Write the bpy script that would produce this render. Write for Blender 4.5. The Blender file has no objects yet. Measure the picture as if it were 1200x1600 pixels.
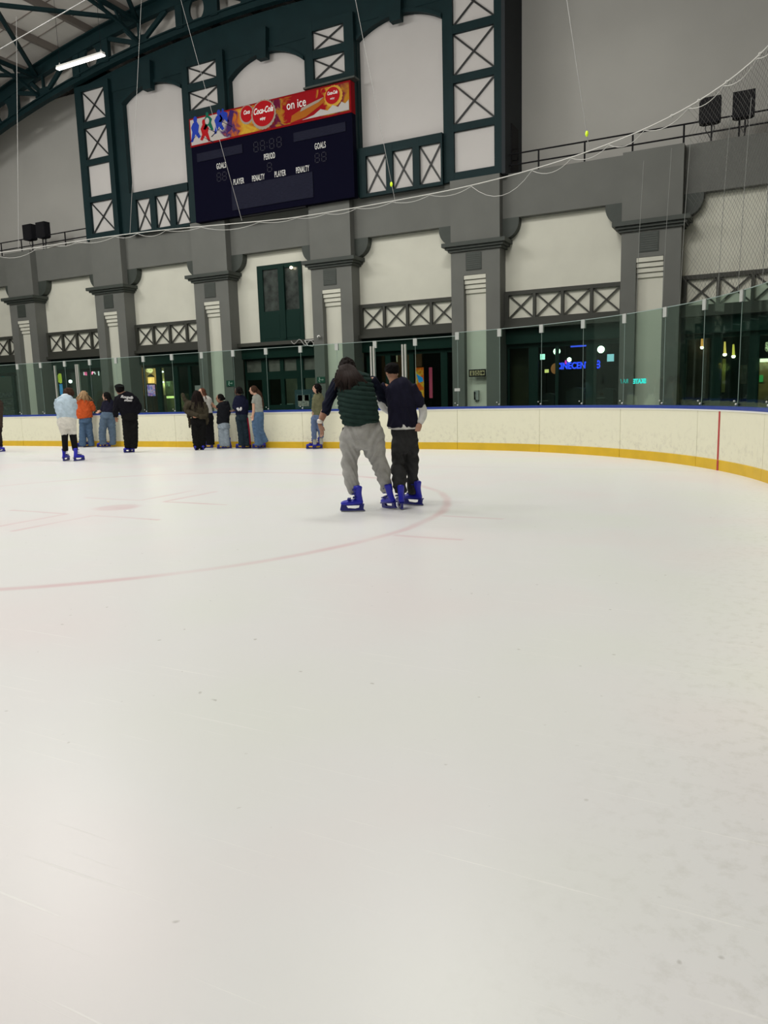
import bpy, bmesh, math, random
from mathutils import Vector, Matrix, noise
random.seed(7)
PI = math.pi
sc = bpy.context.scene
C = sc.collection

# ------------------------------------------------------------------ camera
F_PX = 1175.36; CAM_H = 1.4
YAW, PITCH, ROLL = math.radians(27.021), math.radians(-8.872), math.radians(-1.618)
_f = Vector((-math.sin(YAW)*math.cos(PITCH), math.cos(YAW)*math.cos(PITCH), math.sin(PITCH)))
_r0 = Vector((math.cos(YAW), math.sin(YAW), 0)); _u0 = _r0.cross(_f)
_r = _r0*math.cos(ROLL) + _u0*math.sin(ROLL); _u = -_r0*math.sin(ROLL) + _u0*math.cos(ROLL)
cam = bpy.data.objects.new('camera', bpy.data.cameras.new('camera')); C.objects.link(cam)
cam.data.sensor_width = 36; cam.data.lens = F_PX/1600*36; cam.data.clip_end = 300; cam.data.clip_start = .05
M = Matrix((_r, _u, -_f)).transposed().to_4x4(); M.translation = (0, 0, CAM_H)
cam.matrix_world = M; sc.camera = cam
# ------------------------------------------------------------------ world, exposure, hall lights
w = bpy.data.worlds.new('world'); sc.world = w; w.use_nodes = True
w.node_tree.nodes['Background'].inputs[0].default_value = (.55, .6, .62, 1)
w.node_tree.nodes['Background'].inputs[1].default_value = .03
sc.view_settings.view_transform = 'Standard'; sc.view_settings.look = 'None'
sc.view_settings.exposure = .02; sc.view_settings.gamma = 1; sc.view_settings.use_curve_mapping = False
def area(x, y, z, sx, sy, power, col=(1, .985, .95), spread=180):
    l = bpy.data.lights.new('hall_light', 'AREA'); l.shape = 'RECTANGLE'; l.size = sx; l.size_y = sy
    l.energy = power; l.color = col; l.spread = math.radians(spread)
    o = bpy.data.objects.new('hall_light', l); C.objects.link(o); o.location = (x, y, z)
    return o
def hall_point(x, y, z, power):   # unseen point light added to lift the walls, like battens shining sideways
    l = bpy.data.lights.new('hall_wall_fill', 'POINT'); l.energy = power; l.color = (1, .98, .94); l.shadow_soft_size = 1.0
    o = bpy.data.objects.new('hall_wall_fill', l); C.objects.link(o); o.location = (x, y, z)
for lx in (-29, -18, -6):
    for ly in (-4, 5, 14):
        k_ = {-4: .6, 5: .95, 14: 1.08}[ly]
        area(lx, ly, 13.2, 7, 1.6, 325*k_)
        hall_point(lx, ly, 12.9, 700*k_)
def lamp(px, py, Y, power, col, r=.15):  # unseen point light added to brighten a shop bay behind the glass
    l = bpy.data.lights.new('shop_fill_light', 'POINT'); l.energy = power; l.color = col; l.shadow_soft_size = r
    o = bpy.data.objects.new('shop_fill_light', l); C.objects.link(o); o.location = at(px, py, Y); return o

# ------------------------------------------------------------------ measuring helpers (a photo point on a real plane of the place)
def ray(px, py): return _f + (px-600)/F_PX*_r - (py-800)/F_PX*_u
def at(px, py, Y):
    d = ray(px, py); t = Y/d.y; return Vector((d.x*t, Y, CAM_H + d.z*t))
def ground(px, py, z=0):
    d = ray(px, py); t = (z-CAM_H)/d.z; return Vector((d.x*t, d.y*t, z))

# ------------------------------------------------------------------ materials
MATS = {}
def mat(name, col, rough=.6, metal=0, emit=0, nz=0, nscale=5, bump=0, bscale=20, spec=.5, ecol=None, stretch=(1, 1, 1)):
    if name in MATS: return MATS[name]
    m = bpy.data.materials.new(name); m.use_nodes = True; n = m.node_tree; b = n.nodes['Principled BSDF']
    b.inputs['Base Color'].default_value = (*col, 1); b.inputs['Roughness'].default_value = rough
    b.inputs['Metallic'].default_value = metal; b.inputs['Specular IOR Level'].default_value = spec
    if emit:
        b.inputs['Emission Color'].default_value = (*(ecol or col), 1); b.inputs['Emission Strength'].default_value = emit
    if nz or bump:
        tc = n.nodes.new('ShaderNodeTexCoord'); mp = n.nodes.new('ShaderNodeMapping'); mp.inputs['Scale'].default_value = stretch
        n.links.new(tc.outputs['Object'], mp.inputs[0])
    if nz:
        t = n.nodes.new('ShaderNodeTexNoise'); t.inputs['Scale'].default_value = nscale; t.inputs['Detail'].default_value = 4
        n.links.new(mp.outputs[0], t.inputs['Vector'])
        r = n.nodes.new('ShaderNodeMapRange'); r.inputs['From Min'].default_value = .3; r.inputs['From Max'].default_value = .7
        r.inputs['To Min'].default_value = 1-nz; r.inputs['To Max'].default_value = 1+nz
        n.links.new(t.outputs[0], r.inputs[0])
        x = n.nodes.new('ShaderNodeVectorMath'); x.operation = 'SCALE'; x.inputs[0].default_value = col
        n.links.new(r.outputs[0], x.inputs['Scale']); n.links.new(x.outputs[0], b.inputs['Base Color'])
    if bump:
        t = n.nodes.new('ShaderNodeTexNoise'); t.inputs['Scale'].default_value = bscale; t.inputs['Detail'].default_value = 3
        n.links.new(mp.outputs[0], t.inputs['Vector'])
        q = n.nodes.new('ShaderNodeBump'); q.inputs['Strength'].default_value = bump; q.inputs['Distance'].default_value = .02
        n.links.new(t.outputs[0], q.inputs['Height']); n.links.new(q.outputs[0], b.inputs['Normal'])
    MATS[name] = m; return m
def S(r, g, b):  # sRGB 0..255 -> linear
    return tuple(((v/255)/12.92 if v/255 <= .04045 else ((v/255+.055)/1.055)**2.4) for v in (r, g, b))

m_cream = mat('cream_plaster', (.70, .695, .60), .9, nz=.05, nscale=.8)
m_panel = mat('pale_panel', (.57, .55, .535), .8, nz=.03, nscale=.6)
m_grey = mat('grey_masonry_paint', (.15, .155, .142), .75, nz=.06, nscale=1.2)
m_upper = mat('upper_wall_paint', (.47, .465, .435), .85, nz=.05, nscale=.4)
m_dgrey = mat('dark_moulding_paint', (.045, .055, .047), .6, nz=.08)
m_trim = mat('brown_black_trim', (.04, .042, .033), .6)
m_green = mat('dark_green_steel', (.005, .021, .024), .6, spec=.2, nz=.12, nscale=1.5)
m_green2 = mat('deep_green_joinery', (.005, .026, .02), .6, spec=.15)
m_black = mat('black_steel', (.008, .008, .01), .7, spec=.2)
m_xb = mat('black_brace', (.012, .014, .014), .5)
m_board = mat('scoreboard_face', (.0035, .0035, .013), .85, spec=.05)
m_alu = mat('aluminium', (.62, .62, .58), .35, metal=.6)
m_white = mat('white_paint', (.8, .8, .76), .5)
m_dark = mat('dark_interior', (.01, .013, .014), .8)
m_rope = mat('white_rope', (.5, .5, .47), .7); m_crope = mat('grey_cable', (.28, .28, .27), .7)
m_wire = mat('steel_wire', (.4, .4, .38), .5)
m_roof = mat('roof_sheet', (.64, .61, .56), .8, nz=.14, nscale=.7, stretch=(1, .3, 1))
m_purlin = mat('roof_purlin', (.2, .175, .155), .8, spec=.2)

# ------------------------------------------------------------------ mesh collector
class MB:
    def __init__(s): s.v = []; s.f = []
    def add(s, vs, fs):
        n = len(s.v); s.v += [tuple(v) for v in vs]; s.f += [tuple(i+n for i in f) for f in fs]; return s
    def box(s, x0, x1, y0, y1, z0, z1):
        return s.add([(x0, y0, z0), (x1, y0, z0), (x1, y1, z0), (x0, y1, z0), (x0, y0, z1), (x1, y0, z1), (x1, y1, z1), (x0, y1, z1)],
                     [(0, 3, 2, 1), (4, 5, 6, 7), (0, 1, 5, 4), (1, 2, 6, 5), (2, 3, 7, 6), (3, 0, 4, 7)])
    def prism(s, pts, y0, y1):  # polygon in XZ (counter-clockwise seen from -Y), extruded along Y
        n = len(pts); vs = [(x, y0, z) for x, z in pts] + [(x, y1, z) for x, z in pts]
        fs = [tuple(range(n)), tuple(range(2*n-1, n-1, -1))] + [((i+1) % n, i, i+n, (i+1) % n+n) for i in range(n)]
        return s.add(vs, fs)
    def strip(s, low, high, y0, y1):  # closed band between two polylines in XZ
        n = len(low)
        vs = [(x, y0, z) for x, z in low] + [(x, y0, z) for x, z in high] + [(x, y1, z) for x, z in low] + [(x, y1, z) for x, z in high]
        fs = []
        for i in range(n-1):
            fs += [(i, i+1, n+i+1, n+i), (2*n+i+1, 2*n+i, 3*n+i, 3*n+i+1), (i+1, i, 2*n+i, 2*n+i+1), (n+i, n+i+1, 3*n+i+1, 3*n+i)]
        fs += [(0, n, 3*n, 2*n), (n-1, 3*n-1, 4*n-1, 2*n-1)]
        return s.add(vs, fs)
    def bar(s, a, b, w, d, ref=(0, 1, 0)):  # rectangular bar a->b, width w in the plane, depth d along ref
        a = Vector(a); b = Vector(b); t = (b-a).normalized(); ref = Vector(ref)
        n = t.cross(ref).normalized(); ref = n.cross(t).normalized()
        vs = [p + n*sx*w/2 + ref*sy*d/2 for p in (a, b) for sx, sy in ((-1, -1), (1, -1), (1, 1), (-1, 1))]
        return s.add(vs, [(3, 2, 1, 0), (4, 5, 6, 7), (0, 1, 5, 4), (1, 2, 6, 5), (2, 3, 7, 6), (3, 0, 4, 7)])
    def tube(s, pts, r, seg=8, cap=True):
        pts = [Vector(p) for p in pts]; rings = []; up = Vector((0, 0, 1))
        for i, p in enumerate(pts):
            t = (pts[min(i+1, len(pts)-1)] - pts[max(i-1, 0)]).normalized()
            u = t.cross(up if abs(t.z) < .95 else Vector((1, 0, 0))).normalized(); v = t.cross(u)
            rr = r[i] if isinstance(r, (list, tuple)) else r
            rings.append([p + (u*math.cos(2*PI*k/seg) + v*math.sin(2*PI*k/seg))*rr for k in range(seg)])
        vs = [q for g in rings for q in g]; fs = []
        for i in range(len(pts)-1):
            for k in range(seg):
                k2 = (k+1) % seg; fs.append((i*seg+k, i*seg+k2, (i+1)*seg+k2, (i+1)*seg+k))
        if cap: fs += [tuple(range(seg-1, -1, -1)), tuple(range((len(pts)-1)*seg, len(pts)*seg))]
        return s.add(vs, fs)
    def lathe(s, cx, cy, prof, seg=16):  # prof (r, z)
        vs = [(cx+r*math.cos(2*PI*k/seg), cy+r*math.sin(2*PI*k/seg), z) for r, z in prof for k in range(seg)]; fs = []
        for i in range(len(prof)-1):
            for k in range(seg):
                k2 = (k+1) % seg; fs.append((i*seg+k, i*seg+k2, (i+1)*seg+k2, (i+1)*seg+k))
        fs += [tuple(range(seg-1, -1, -1)), tuple(range((len(prof)-1)*seg, len(prof)*seg))]
        return s.add(vs, fs)
    def ball(s, c, rx, ry, rz, seg=10, rings=7):
        vs = [(c[0], c[1], c[2]-rz)]
        for i in range(1, rings):
            a = -PI/2 + PI*i/rings
            for k in range(seg): vs.append((c[0]+rx*math.cos(a)*math.cos(2*PI*k/seg), c[1]+ry*math.cos(a)*math.sin(2*PI*k/seg), c[2]+rz*math.sin(a)))
        vs.append((c[0], c[1], c[2]+rz)); L = len(vs)-1; fs = []
        for k in range(seg):
            k2 = (k+1) % seg; fs.append((0, 1+k2, 1+k)); fs.append((L, L-seg+k, L-seg+k2))
            for i in range(rings-2): fs.append((1+i*seg+k, 1+i*seg+k2, 1+(i+1)*seg+k2, 1+(i+1)*seg+k))
        return s.add(vs, fs)
    def mesh(s, name, m, smooth=False):
        me = bpy.data.meshes.new(name); me.from_pydata(s.v, [], s.f)
        bm = bmesh.new(); bm.from_mesh(me); bmesh.ops.recalc_face_normals(bm, faces=bm.faces); bm.to_mesh(me); bm.free()
        if smooth: me.shade_smooth()
        me.materials.append(m); return me
    def build(s, name, m, parent=None, smooth=False, loc=None):
        return obj(name, s.mesh(name, m, smooth), parent, loc)
def obj(name, me, parent=None, loc=None):
    o = bpy.data.objects.new(name, me); C.objects.link(o)
    if parent is not None: o.parent = parent
    if loc is not None: o.location = loc
    if parent is not None and loc is None: o.location = tuple(-c for c in BASE.get(parent.name, (0, 0, 0)))
    return o
BASE = {}
def rootof(o):
    return o
def tag(o, label, cat, group=None, kind=None):
    if label: o['label'] = label
    if cat: o['category'] = cat
    if group: o['group'] = group
    if kind: o['kind'] = kind
    return o
def thing(name, loc, label, cat, group=None):
    """Empty at the base of a thing; its parts are given in world coordinates and shifted to it."""
    o = bpy.data.objects.new(name, None); C.objects.link(o); o.location = loc; o.empty_display_size = .1
    BASE[o.name] = tuple(loc); return tag(o, label, cat, group)
def sub(child, parent):  # third level: same world coordinates as its parent part
    child.parent = parent; child.location = (0, 0, 0); return child
def structure(o): o['kind'] = 'structure'; return o
def text(body, name, size, loc, m, parent=None, rot=(PI/2, 0, 0), sx=1, align='CENTER', extr=.006, shear=0, bold=0, gap=1):
    cu = bpy.data.curves.new(name, 'FONT'); cu.body = body; cu.size = size; cu.align_x = align; cu.align_y = 'CENTER'
    cu.extrude = extr; cu.shear = shear; cu.offset = bold; cu.resolution_u = 3; cu.space_character = gap
    t = bpy.data.objects.new(name, cu); C.objects.link(t)
    dg = bpy.context.evaluated_depsgraph_get(); me = bpy.data.meshes.new_from_object(t.evaluated_get(dg)); bpy.data.objects.remove(t)
    for v in me.vertices: v.co.x *= sx
    me.transform(Matrix.Translation(Vector(loc)) @ Matrix.Rotation(rot[2], 4, 'Z') @ Matrix.Rotation(rot[0], 4, 'X'))
    me.materials.clear(); me.materials.append(m); me.name = name
    return obj(name, me, parent)

# ================================================================== SETTING
D = 25.13; YB = 25.46; YW = 25.74; YU = 27.0
PX = [-31.77 + 5.672*i for i in range(8)]     # pillar centres
CX = -17.59                                    # middle of the end wall
# ---- ice
def ice_material():
    m = bpy.data.materials.new('rink_ice'); m.use_nodes = True; nt = m.node_tree; N = nt.nodes; Lk = nt.links; b = N['Principled BSDF']
    tc = N.new('ShaderNodeTexCoord'); sep = N.new('ShaderNodeSeparateXYZ'); Lk.new(tc.outputs['Object'], sep.inputs[0])
    def math_(op, a, bb=None, c=None):
        n = N.new('ShaderNodeMath'); n.operation = op
        for i, v in enumerate((a, bb, c)):
            if v is None: continue
            if isinstance(v, (int, float)): n.inputs[i].default_value = v
            else: Lk.new(v, n.inputs[i])
        return n.outputs[0]
    wob = N.new('ShaderNodeTexNoise'); wob.inputs['Scale'].default_value = 1.1; Lk.new(tc.outputs['Object'], wob.inputs['Vector'])
    wv = math_('MULTIPLY', math_('SUBTRACT', wob.outputs[0], .5), .09)
    X = math_('ADD', sep.outputs[0], wv); Y = math_('ADD', sep.outputs[1], wv)
    def soft(dist, half, fe):  # 1 inside, fading over fe
        n = N.new('ShaderNodeMapRange'); n.interpolation_type = 'SMOOTHSTEP'; Lk.new(dist, n.inputs[0])
        n.inputs['From Min'].default_value = half-fe; n.inputs['From Max'].default_value = half+fe
        n.inputs['To Min'].default_value = 1; n.inputs['To Max'].default_value = 0; return n.outputs[0]
    def boxm(x0, x1, y0, y1, fe=.025):
        ax = math_('ABSOLUTE', math_('SUBTRACT', X, (x0+x1)/2)); ay = math_('ABSOLUTE', math_('SUBTRACT', Y, (y0+y1)/2))
        return math_('MULTIPLY', soft(ax, (x1-x0)/2, fe), soft(ay, (y1-y0)/2, fe))
    cx, cy = -7.75, 7.3
    dx = math_('SUBTRACT', X, cx); dy = math_('SUBTRACT', Y, cy)
    rad = math_('SQRT', math_('ADD', math_('MULTIPLY', dx, dx), math_('MULTIPLY', dy, dy)))
    mask = soft(math_('ABSOLUTE', math_('SUBTRACT', rad, 4.42)), .05, .04)
    mask = math_('MAXIMUM', mask, math_('MULTIPLY', soft(rad, .28, .08), .8))
    w2 = .035
    for s in (-1, 1):
        for q in (-1, 1):
            x = cx+.02 + s*.23; y = cy + q*.63
            mask = math_('MAXIMUM', mask, boxm(min(x, x+s*1.1), max(x, x+s*1.1), y-w2, y+w2))
            mask = math_('MAXIMUM', mask, boxm(x-w2, x+w2, min(y, y+q*1.15), max(y, y+q*1.15)))
            hx = cx + s*4.45
            mask = math_('MAXIMUM', mask, math_('MULTIPLY', boxm(min(hx, hx+s*.75), max(hx, hx+s*.75), y-w2, y+w2), .8))
    goal = math_('MULTIPLY', boxm(-36, 0, 13.39, 13.45, .03), .5)
    fade = N.new('ShaderNodeTexNoise'); fade.inputs['Scale'].default_value = .9; Lk.new(tc.outputs['Object'], fade.inputs['Vector'])
    fd = N.new('ShaderNodeMapRange'); Lk.new(fade.outputs[0], fd.inputs[0]); fd.inputs['From Min'].default_value = .35; fd.inputs['From Max'].default_value = .65
    fd.inputs['To Min'].default_value = .16; fd.inputs['To Max'].default_value = .42
    mk = math_('MULTIPLY', mask, fd.outputs[0]); gk = math_('MULTIPLY', goal, fd.outputs[0])
    # base tint
    tn = N.new('ShaderNodeTexNoise'); tn.inputs['Scale'].default_value = .55; tn.inputs['Detail'].default_value = 2; Lk.new(tc.outputs['Object'], tn.inputs['Vector'])
    cr = N.new('ShaderNodeValToRGB'); Lk.new(tn.outputs[0], cr.inputs[0]); e = cr.color_ramp.elements
    e[0].position = .3; e[0].color = (.775, .80, .76, 1); e[1].position = .7; e[1].color = (.80, .765, .765, 1)
    k = cr.color_ramp.elements.new(.5); k.color = (.79, .795, .79, 1)
    def mix(f, a, bb):
        n = N.new('ShaderNodeMix'); n.data_type = 'RGBA'
        if isinstance(f, (int, float)): n.inputs[0].default_value = f
        else: Lk.new(f, n.inputs[0])
        for i, v in ((6, a), (7, bb)):
            if isinstance(v, tuple): n.inputs[i].default_value = v
            else: Lk.new(v, n.inputs[i])
        return n.outputs[2]
    col = mix(mk, cr.outputs[0], (.62, .28, .31, 1)); col = mix(gk, col, (.45, .40, .42, 1))
    # skate scratches: thin stretched noise lines in two directions
    def scratches(rot, sx, sy, lo, hi):
        mp = N.new('ShaderNodeMapping'); mp.inputs['Rotation'].default_value = (0, 0, rot); mp.inputs['Scale'].default_value = (sx, sy, 1)
        Lk.new(tc.outputs['Object'], mp.inputs[0])
        dn = N.new('ShaderNodeTexNoise'); dn.inputs['Scale'].default_value = 1; dn.inputs['Detail'].default_value = 1; dn.inputs['Distortion'].default_value = .25
        Lk.new(mp.outputs[0], dn.inputs['Vector'])
        r = N.new('ShaderNodeMapRange'); Lk.new(dn.outputs[0], r.inputs[0]); r.inputs['From Min'].default_value = lo; r.inputs['From Max'].default_value = hi
        return r.outputs[0]
    s1 = scratches(.9, 1.3, 75, .715, .775); s2 = scratches(-.35, .9, 60, .73, .79); s3 = scratches(2.2, .6, 42, .74, .8)
    scr = math_('MAXIMUM', s1, math_('MAXIMUM', s2, s3))
    col = mix(math_('MULTIPLY', scr, .55), col, (.9, .9, .88, 1))
    # dirt specks and worn edge near the side boards
    sp = N.new('ShaderNodeTexNoise'); sp.inputs['Scale'].default_value = 17; sp.inputs['Detail'].default_value = 1; Lk.new(tc.outputs['Object'], sp.inputs['Vector'])
    spk = N.new('ShaderNodeMapRange'); Lk.new(sp.outputs[0], spk.inputs[0]); spk.inputs['From Min'].default_value = .765; spk.inputs['From Max'].default_value = .82
    col = mix(math_('MULTIPLY', spk.outputs[0], .5), col, (.33, .32, .28, 1))
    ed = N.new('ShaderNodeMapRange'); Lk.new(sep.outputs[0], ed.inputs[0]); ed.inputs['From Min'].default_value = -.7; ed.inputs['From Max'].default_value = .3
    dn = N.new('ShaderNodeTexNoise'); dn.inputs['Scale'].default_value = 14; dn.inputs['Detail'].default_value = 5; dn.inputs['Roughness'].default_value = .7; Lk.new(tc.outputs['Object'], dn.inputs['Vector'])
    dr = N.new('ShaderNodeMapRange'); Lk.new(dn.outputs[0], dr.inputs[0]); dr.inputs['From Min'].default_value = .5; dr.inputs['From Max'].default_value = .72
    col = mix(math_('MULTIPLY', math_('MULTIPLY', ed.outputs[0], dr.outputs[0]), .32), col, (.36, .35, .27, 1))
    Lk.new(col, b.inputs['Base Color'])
    b.inputs['Roughness'].default_value = .33; b.inputs['Specular IOR Level'].default_value = .35
    bn = N.new('ShaderNodeTexNoise'); bn.inputs['Scale'].default_value = 6; bn.inputs['Detail'].default_value = 6; Lk.new(tc.outputs['Object'], bn.inputs['Vector'])
    hh = math_('ADD', math_('MULTIPLY', bn.outputs[0], .5), math_('MULTIPLY', scr, .5))
    bp = N.new('ShaderNodeBump'); bp.inputs['Strength'].default_value = .12; bp.inputs['Distance'].default_value = .01; Lk.new(hh, bp.inputs['Height']); Lk.new(bp.outputs[0], b.inputs['Normal'])
    return m
RC = 8.0; RX = -7.58; RY = 9.55; XL = 2*CX - (RX+RC)
def path(s):   # inner face of the rink boards; s = 0 where the straight end board starts to curve on the right
    if s < 0: return RX+s, RY+RC, 0.0
    if s < RC*PI/2: a = s/RC; return RX+RC*math.sin(a), RY+RC*math.cos(a), a
    return RX+RC, RY-(s-RC*PI/2), PI/2
S0 = -(2*(RX-CX)); S1 = RC*PI/2 + 20
def pathL(s):  # mirrored corner on the far left
    if s >= S0: return path(s)
    x, y, a = path(S0 - s); return 2*CX - x, y, -a
ys = -10.5
pts = []
k = S0 - 21
while k < S1+.01:
    x, y, a = pathL(k); pts.append((x+.06*math.sin(a), y+.06*math.cos(a), 0)); k += .5
pts += [(RX+RC+.06, -40, 0), (XL-.06, -40, 0)]
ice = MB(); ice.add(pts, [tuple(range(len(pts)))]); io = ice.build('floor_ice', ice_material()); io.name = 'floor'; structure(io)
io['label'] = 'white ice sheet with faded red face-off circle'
m_conc = mat('rubber_floor', (.06, .065, .065), .8, nz=.1)
structure(MB().box(-46, 12, -42, 46, -.3, -.012).build('floor_surround', m_conc))

# ---- walls
wf = structure(MB().box(-44, 12, YW, YW+.4, 3.62, 8.45).build('wall_far', m_cream))
structure(MB().box(-44, 12, YB, YW+.4, 7.1, 8.5).build('trim_1', m_grey))['label'] = 'grey beam over the cream bays'
up = MB().box(-44, CX-9.44, YU, YU+.4, 8.3, 15.5).box(CX+9.44, 12, YU, YU+.4, 8.3, 20)
structure(up.build('wall_far_upper', m_upper))
structure(MB().box(-44, 12, YW, YU+.3, 8.36, 8.46).build('trim_2', m_grey))['label'] = 'walkway slab behind the railing'
structure(MB().box(-46, -45.6, -42, 46, -.1, 18).build('wall_left', m_upper))
structure(MB().box(11.6, 12, -42, 46, -.1, 20).build('wall_right', m_upper))
structure(MB().box(-46, 12, -42, -41.6, -.1, 20).build('wall_near', m_upper))

# ---- curved roof
ZC = 15.52-57
def arc_z(x, R): return ZC + math.sqrt(max(0, R*R-(x-CX)**2))
RR = 58.85
xs = [-45.8 + i*1.2 for i in range(49)]
rf = MB(); lo = [(x, arc_z(x, RR)) for x in xs]; hi = [(x, z+.15) for x, z in lo]
rf.strip(lo, hi, -42, 29.5)
roof = structure(rf.build('ceiling', m_roof, smooth=False))
px0 = CX - 2.05*13
for i in range(27):
    x = px0 + i*2.05; z = arc_z(x, RR)
    MB().box(x-.08, x+.08, -20, 29.4, z-.26, z+.02).build('purlin', m_purlin, roof)
for i in range(30):  # sheet joints running down the vault
    y = 29 - i*1.25
    if y < 4: break
    l2 = [(x, arc_z(x, RR)-.03) for x in xs[2:24]]; h2 = [(x, z+.04) for x, z in l2]
    MB().strip(l2, h2, y-.015, y+.015).build('sheet_joint', m_purlin, roof)

# ---- lattice arch rib over the wall
rib = thing('arch_truss', (CX, 24.9, 15.5), 'dark green lattice arch rib following the curved roof above the end wall', 'roof truss')
def arcstrip(x0, x1, R0, R1, y0, y1, n=40):
    m = MB(); X = [x0+(x1-x0)*i/n for i in range(n+1)]
    return m.strip([(x, arc_z(x, R0)) for x in X], [(x, arc_z(x, R1)) for x in X], y0, y1)
XA0, XA1 = CX-19.4, CX+19.4
b = arcstrip(XA0, XA1, 57.0, 57.04, 24.84, 25.08); b2 = arcstrip(XA0, XA1, 57.04, 57.26, 24.92, 24.98); b3 = arcstrip(XA0, XA1, 57.24, 57.29, 24.84, 25.08)
for q in (b2, b3): b.add(q.v, q.f)
b.build('lower_chord', m_green, rib)
structure(arcstrip(XA0, XA1, 57.5, 58.8, 25.62, 25.68).build('added_lattice_backing', m_roof))  # backing panel added to catch hall light where the roof behind stays dark
b = arcstrip(XA0, XA1, 58.05, 58.09, 24.84, 25.08); b2 = arcstrip(XA0, XA1, 58.09, 58.5, 24.9, 25.0); b3 = arcstrip(XA0, XA1, 58.5, 58.55, 24.72, 25.18)
for q in (b2, b3): b.add(q.v, q.f)
b.build('upper_chord', m_green, rib)
def plate_with_hole(xc, hw):
    m = MB(); n = 32; zl = 0; zm = (arc_z(xc, 57.27)+arc_z(xc, 58.07))/2; outer = []; inner = []
    for i in range(n):
        a = 2*PI*i/n; c, s_ = math.cos(a), math.sin(a); t = min(hw/abs(c) if abs(c) > 1e-6 else 9, .56/abs(s_) if abs(s_) > 1e-6 else 9)
        x = xc+c*t; z = zm+s_*t; z = min(max(z, arc_z(x, 57.22)), arc_z(x, 58.1)); outer.append((x, z)); inner.append((xc+.36*c, zm+.42*s_))
    for y0, y1 in ((24.9, 25.0),):
        vs = [(x, y0, z) for x, z in outer+inner] + [(x, y1, z) for x, z in outer+inner]; fs = []
        for i in range(n):
            j = (i+1) % n; fs += [(i, j, n+j, n+i), (2*n+j, 2*n+i, 3*n+i, 3*n+j), (n+i, n+j, 3*n+j, 3*n+i), (j, i, 2*n+i, 2*n+j)]
        m.add(vs, fs)
    return m
for i in range(7):
    xc = CX - 5.672*3 + .1 + 5.672*i + (-2.836 + 2.836)
    xc = PX[0] + 5.672*i + .3*(1 if i < 3 else -1)
    if xc < XA0 + .8 or xc > XA1-.8: continue
    plate_with_hole(xc, .7).build('gusset_plate', m_green, rib)
    for s in (-.85, .85):
        MB().box(xc+s-.17, xc+s+.17, 24.86, 25.04, arc_z(xc+s, 57.2), arc_z(xc+s, 58.1)).build('lattice_post', m_green, rib)
for i in range(-1, 7):
    xc = PX[0] + 5.672*(i+.5) + .15*(1 if i < 2 else (0 if i == 2 else -1))
    if xc < XA0+.5 or xc > XA1-.5: continue
    zb = arc_z(xc, 57.28); zt = arc_z(xc, 58.07)
    MB().prism([(xc-.5, zb-.02), (xc+.5, zb+.02), (xc+.28, zb+.3), (xc-.28, zb+.3)], 24.88, 25.02).build('gusset_plate', m_green, rib)
    for s in (-1.75, -.75, 1.45):
        x2 = xc+s; MB().bar((xc+s*.12, 24.95, zb+.1), (x2, 24.95, arc_z(x2, 58.07)), .17, .12).build('web_member', m_green, rib)
    MB().bar((xc, 24.95, zb), (xc, 24.95, zt), .1, .1).build('web_member', m_green, rib)
# second rib nearer the camera carries the same shape above the frame
rib2 = thing('arch_truss', (CX, 16.4, 16.5), 'dark green roof arch rib nearer the camera, carrying the diagonal roof braces', 'roof truss')
arcstrip(XA0, XA1, 58.1, 58.5, 16.35, 16.55, 24).build('upper_chord', m_green, rib2)
arcstrip(XA0, XA1, 57.0, 57.3, 16.35, 16.55, 24).build('lower_chord', m_green, rib2)
XN = [PX[0] + 5.672*(i+.5) for i in range(-1, 6)]
def node(x, y, R=58.15): return Vector((x, y, arc_z(x, R)))
NA, NB = -29.05, -23.1
nd = [NA-5.9, NA, NB, -17.6, 2*CX-NB, 2*CX-NA]
for i in range(5):
    for (p, q, dsc) in ((nd[i], nd[i+1], 'rising right'), (nd[i+1], nd[i], 'rising left')):
        o = MB().bar(node(p, 24.85), node(q, 16.5), .15, .12, (0, 0, 1)).build('roof_brace', m_green)
        tag(o, 'dark diagonal roof brace, ' + ['leftmost bay', 'bay of the hanging lamp', 'bay left of centre', 'bay right of centre', 'right bay'][i] + ', ' + ('left end at the wall' if dsc == 'rising right' else 'right end at the wall'), 'brace')
for i, x in enumerate(nd[1:5]):
    t = thing('roof_beam', (x, 24.8, arc_z(x, 57.3)), 'dark green lattice beam running back from the arch rib, ' + ['above the small speakers at left', 'left of the scoreboard bays', 'over the scoreboard', 'right of the scoreboard'][i], 'roof beam')
    MB().bar(node(x, 24.85, 58.1), node(x, 16.5, 58.1), .16, .14, (0, 0, 1)).build('top_chord', m_green, t)
    lowp = [Vector((x, 24.85-8.3*k/10, arc_z(x, 57.35) + .65*math.sin(PI*k/10)**.6)) for k in range(11)]
    mm = MB()
    for k in range(10): mm.bar(lowp[k], lowp[k+1]+(lowp[k+1]-lowp[k])*.02, .12, .1, (0, 0, 1))
    mm.build('bottom_chord', m_green, t)
    for k in (1, 2, 4, 6, 8):
        MB().bar(lowp[k], node(x, lowp[k].y-.35, 58.1), .08, .08, (1, 0, 0)).build('web_member', m_green, t)

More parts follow.
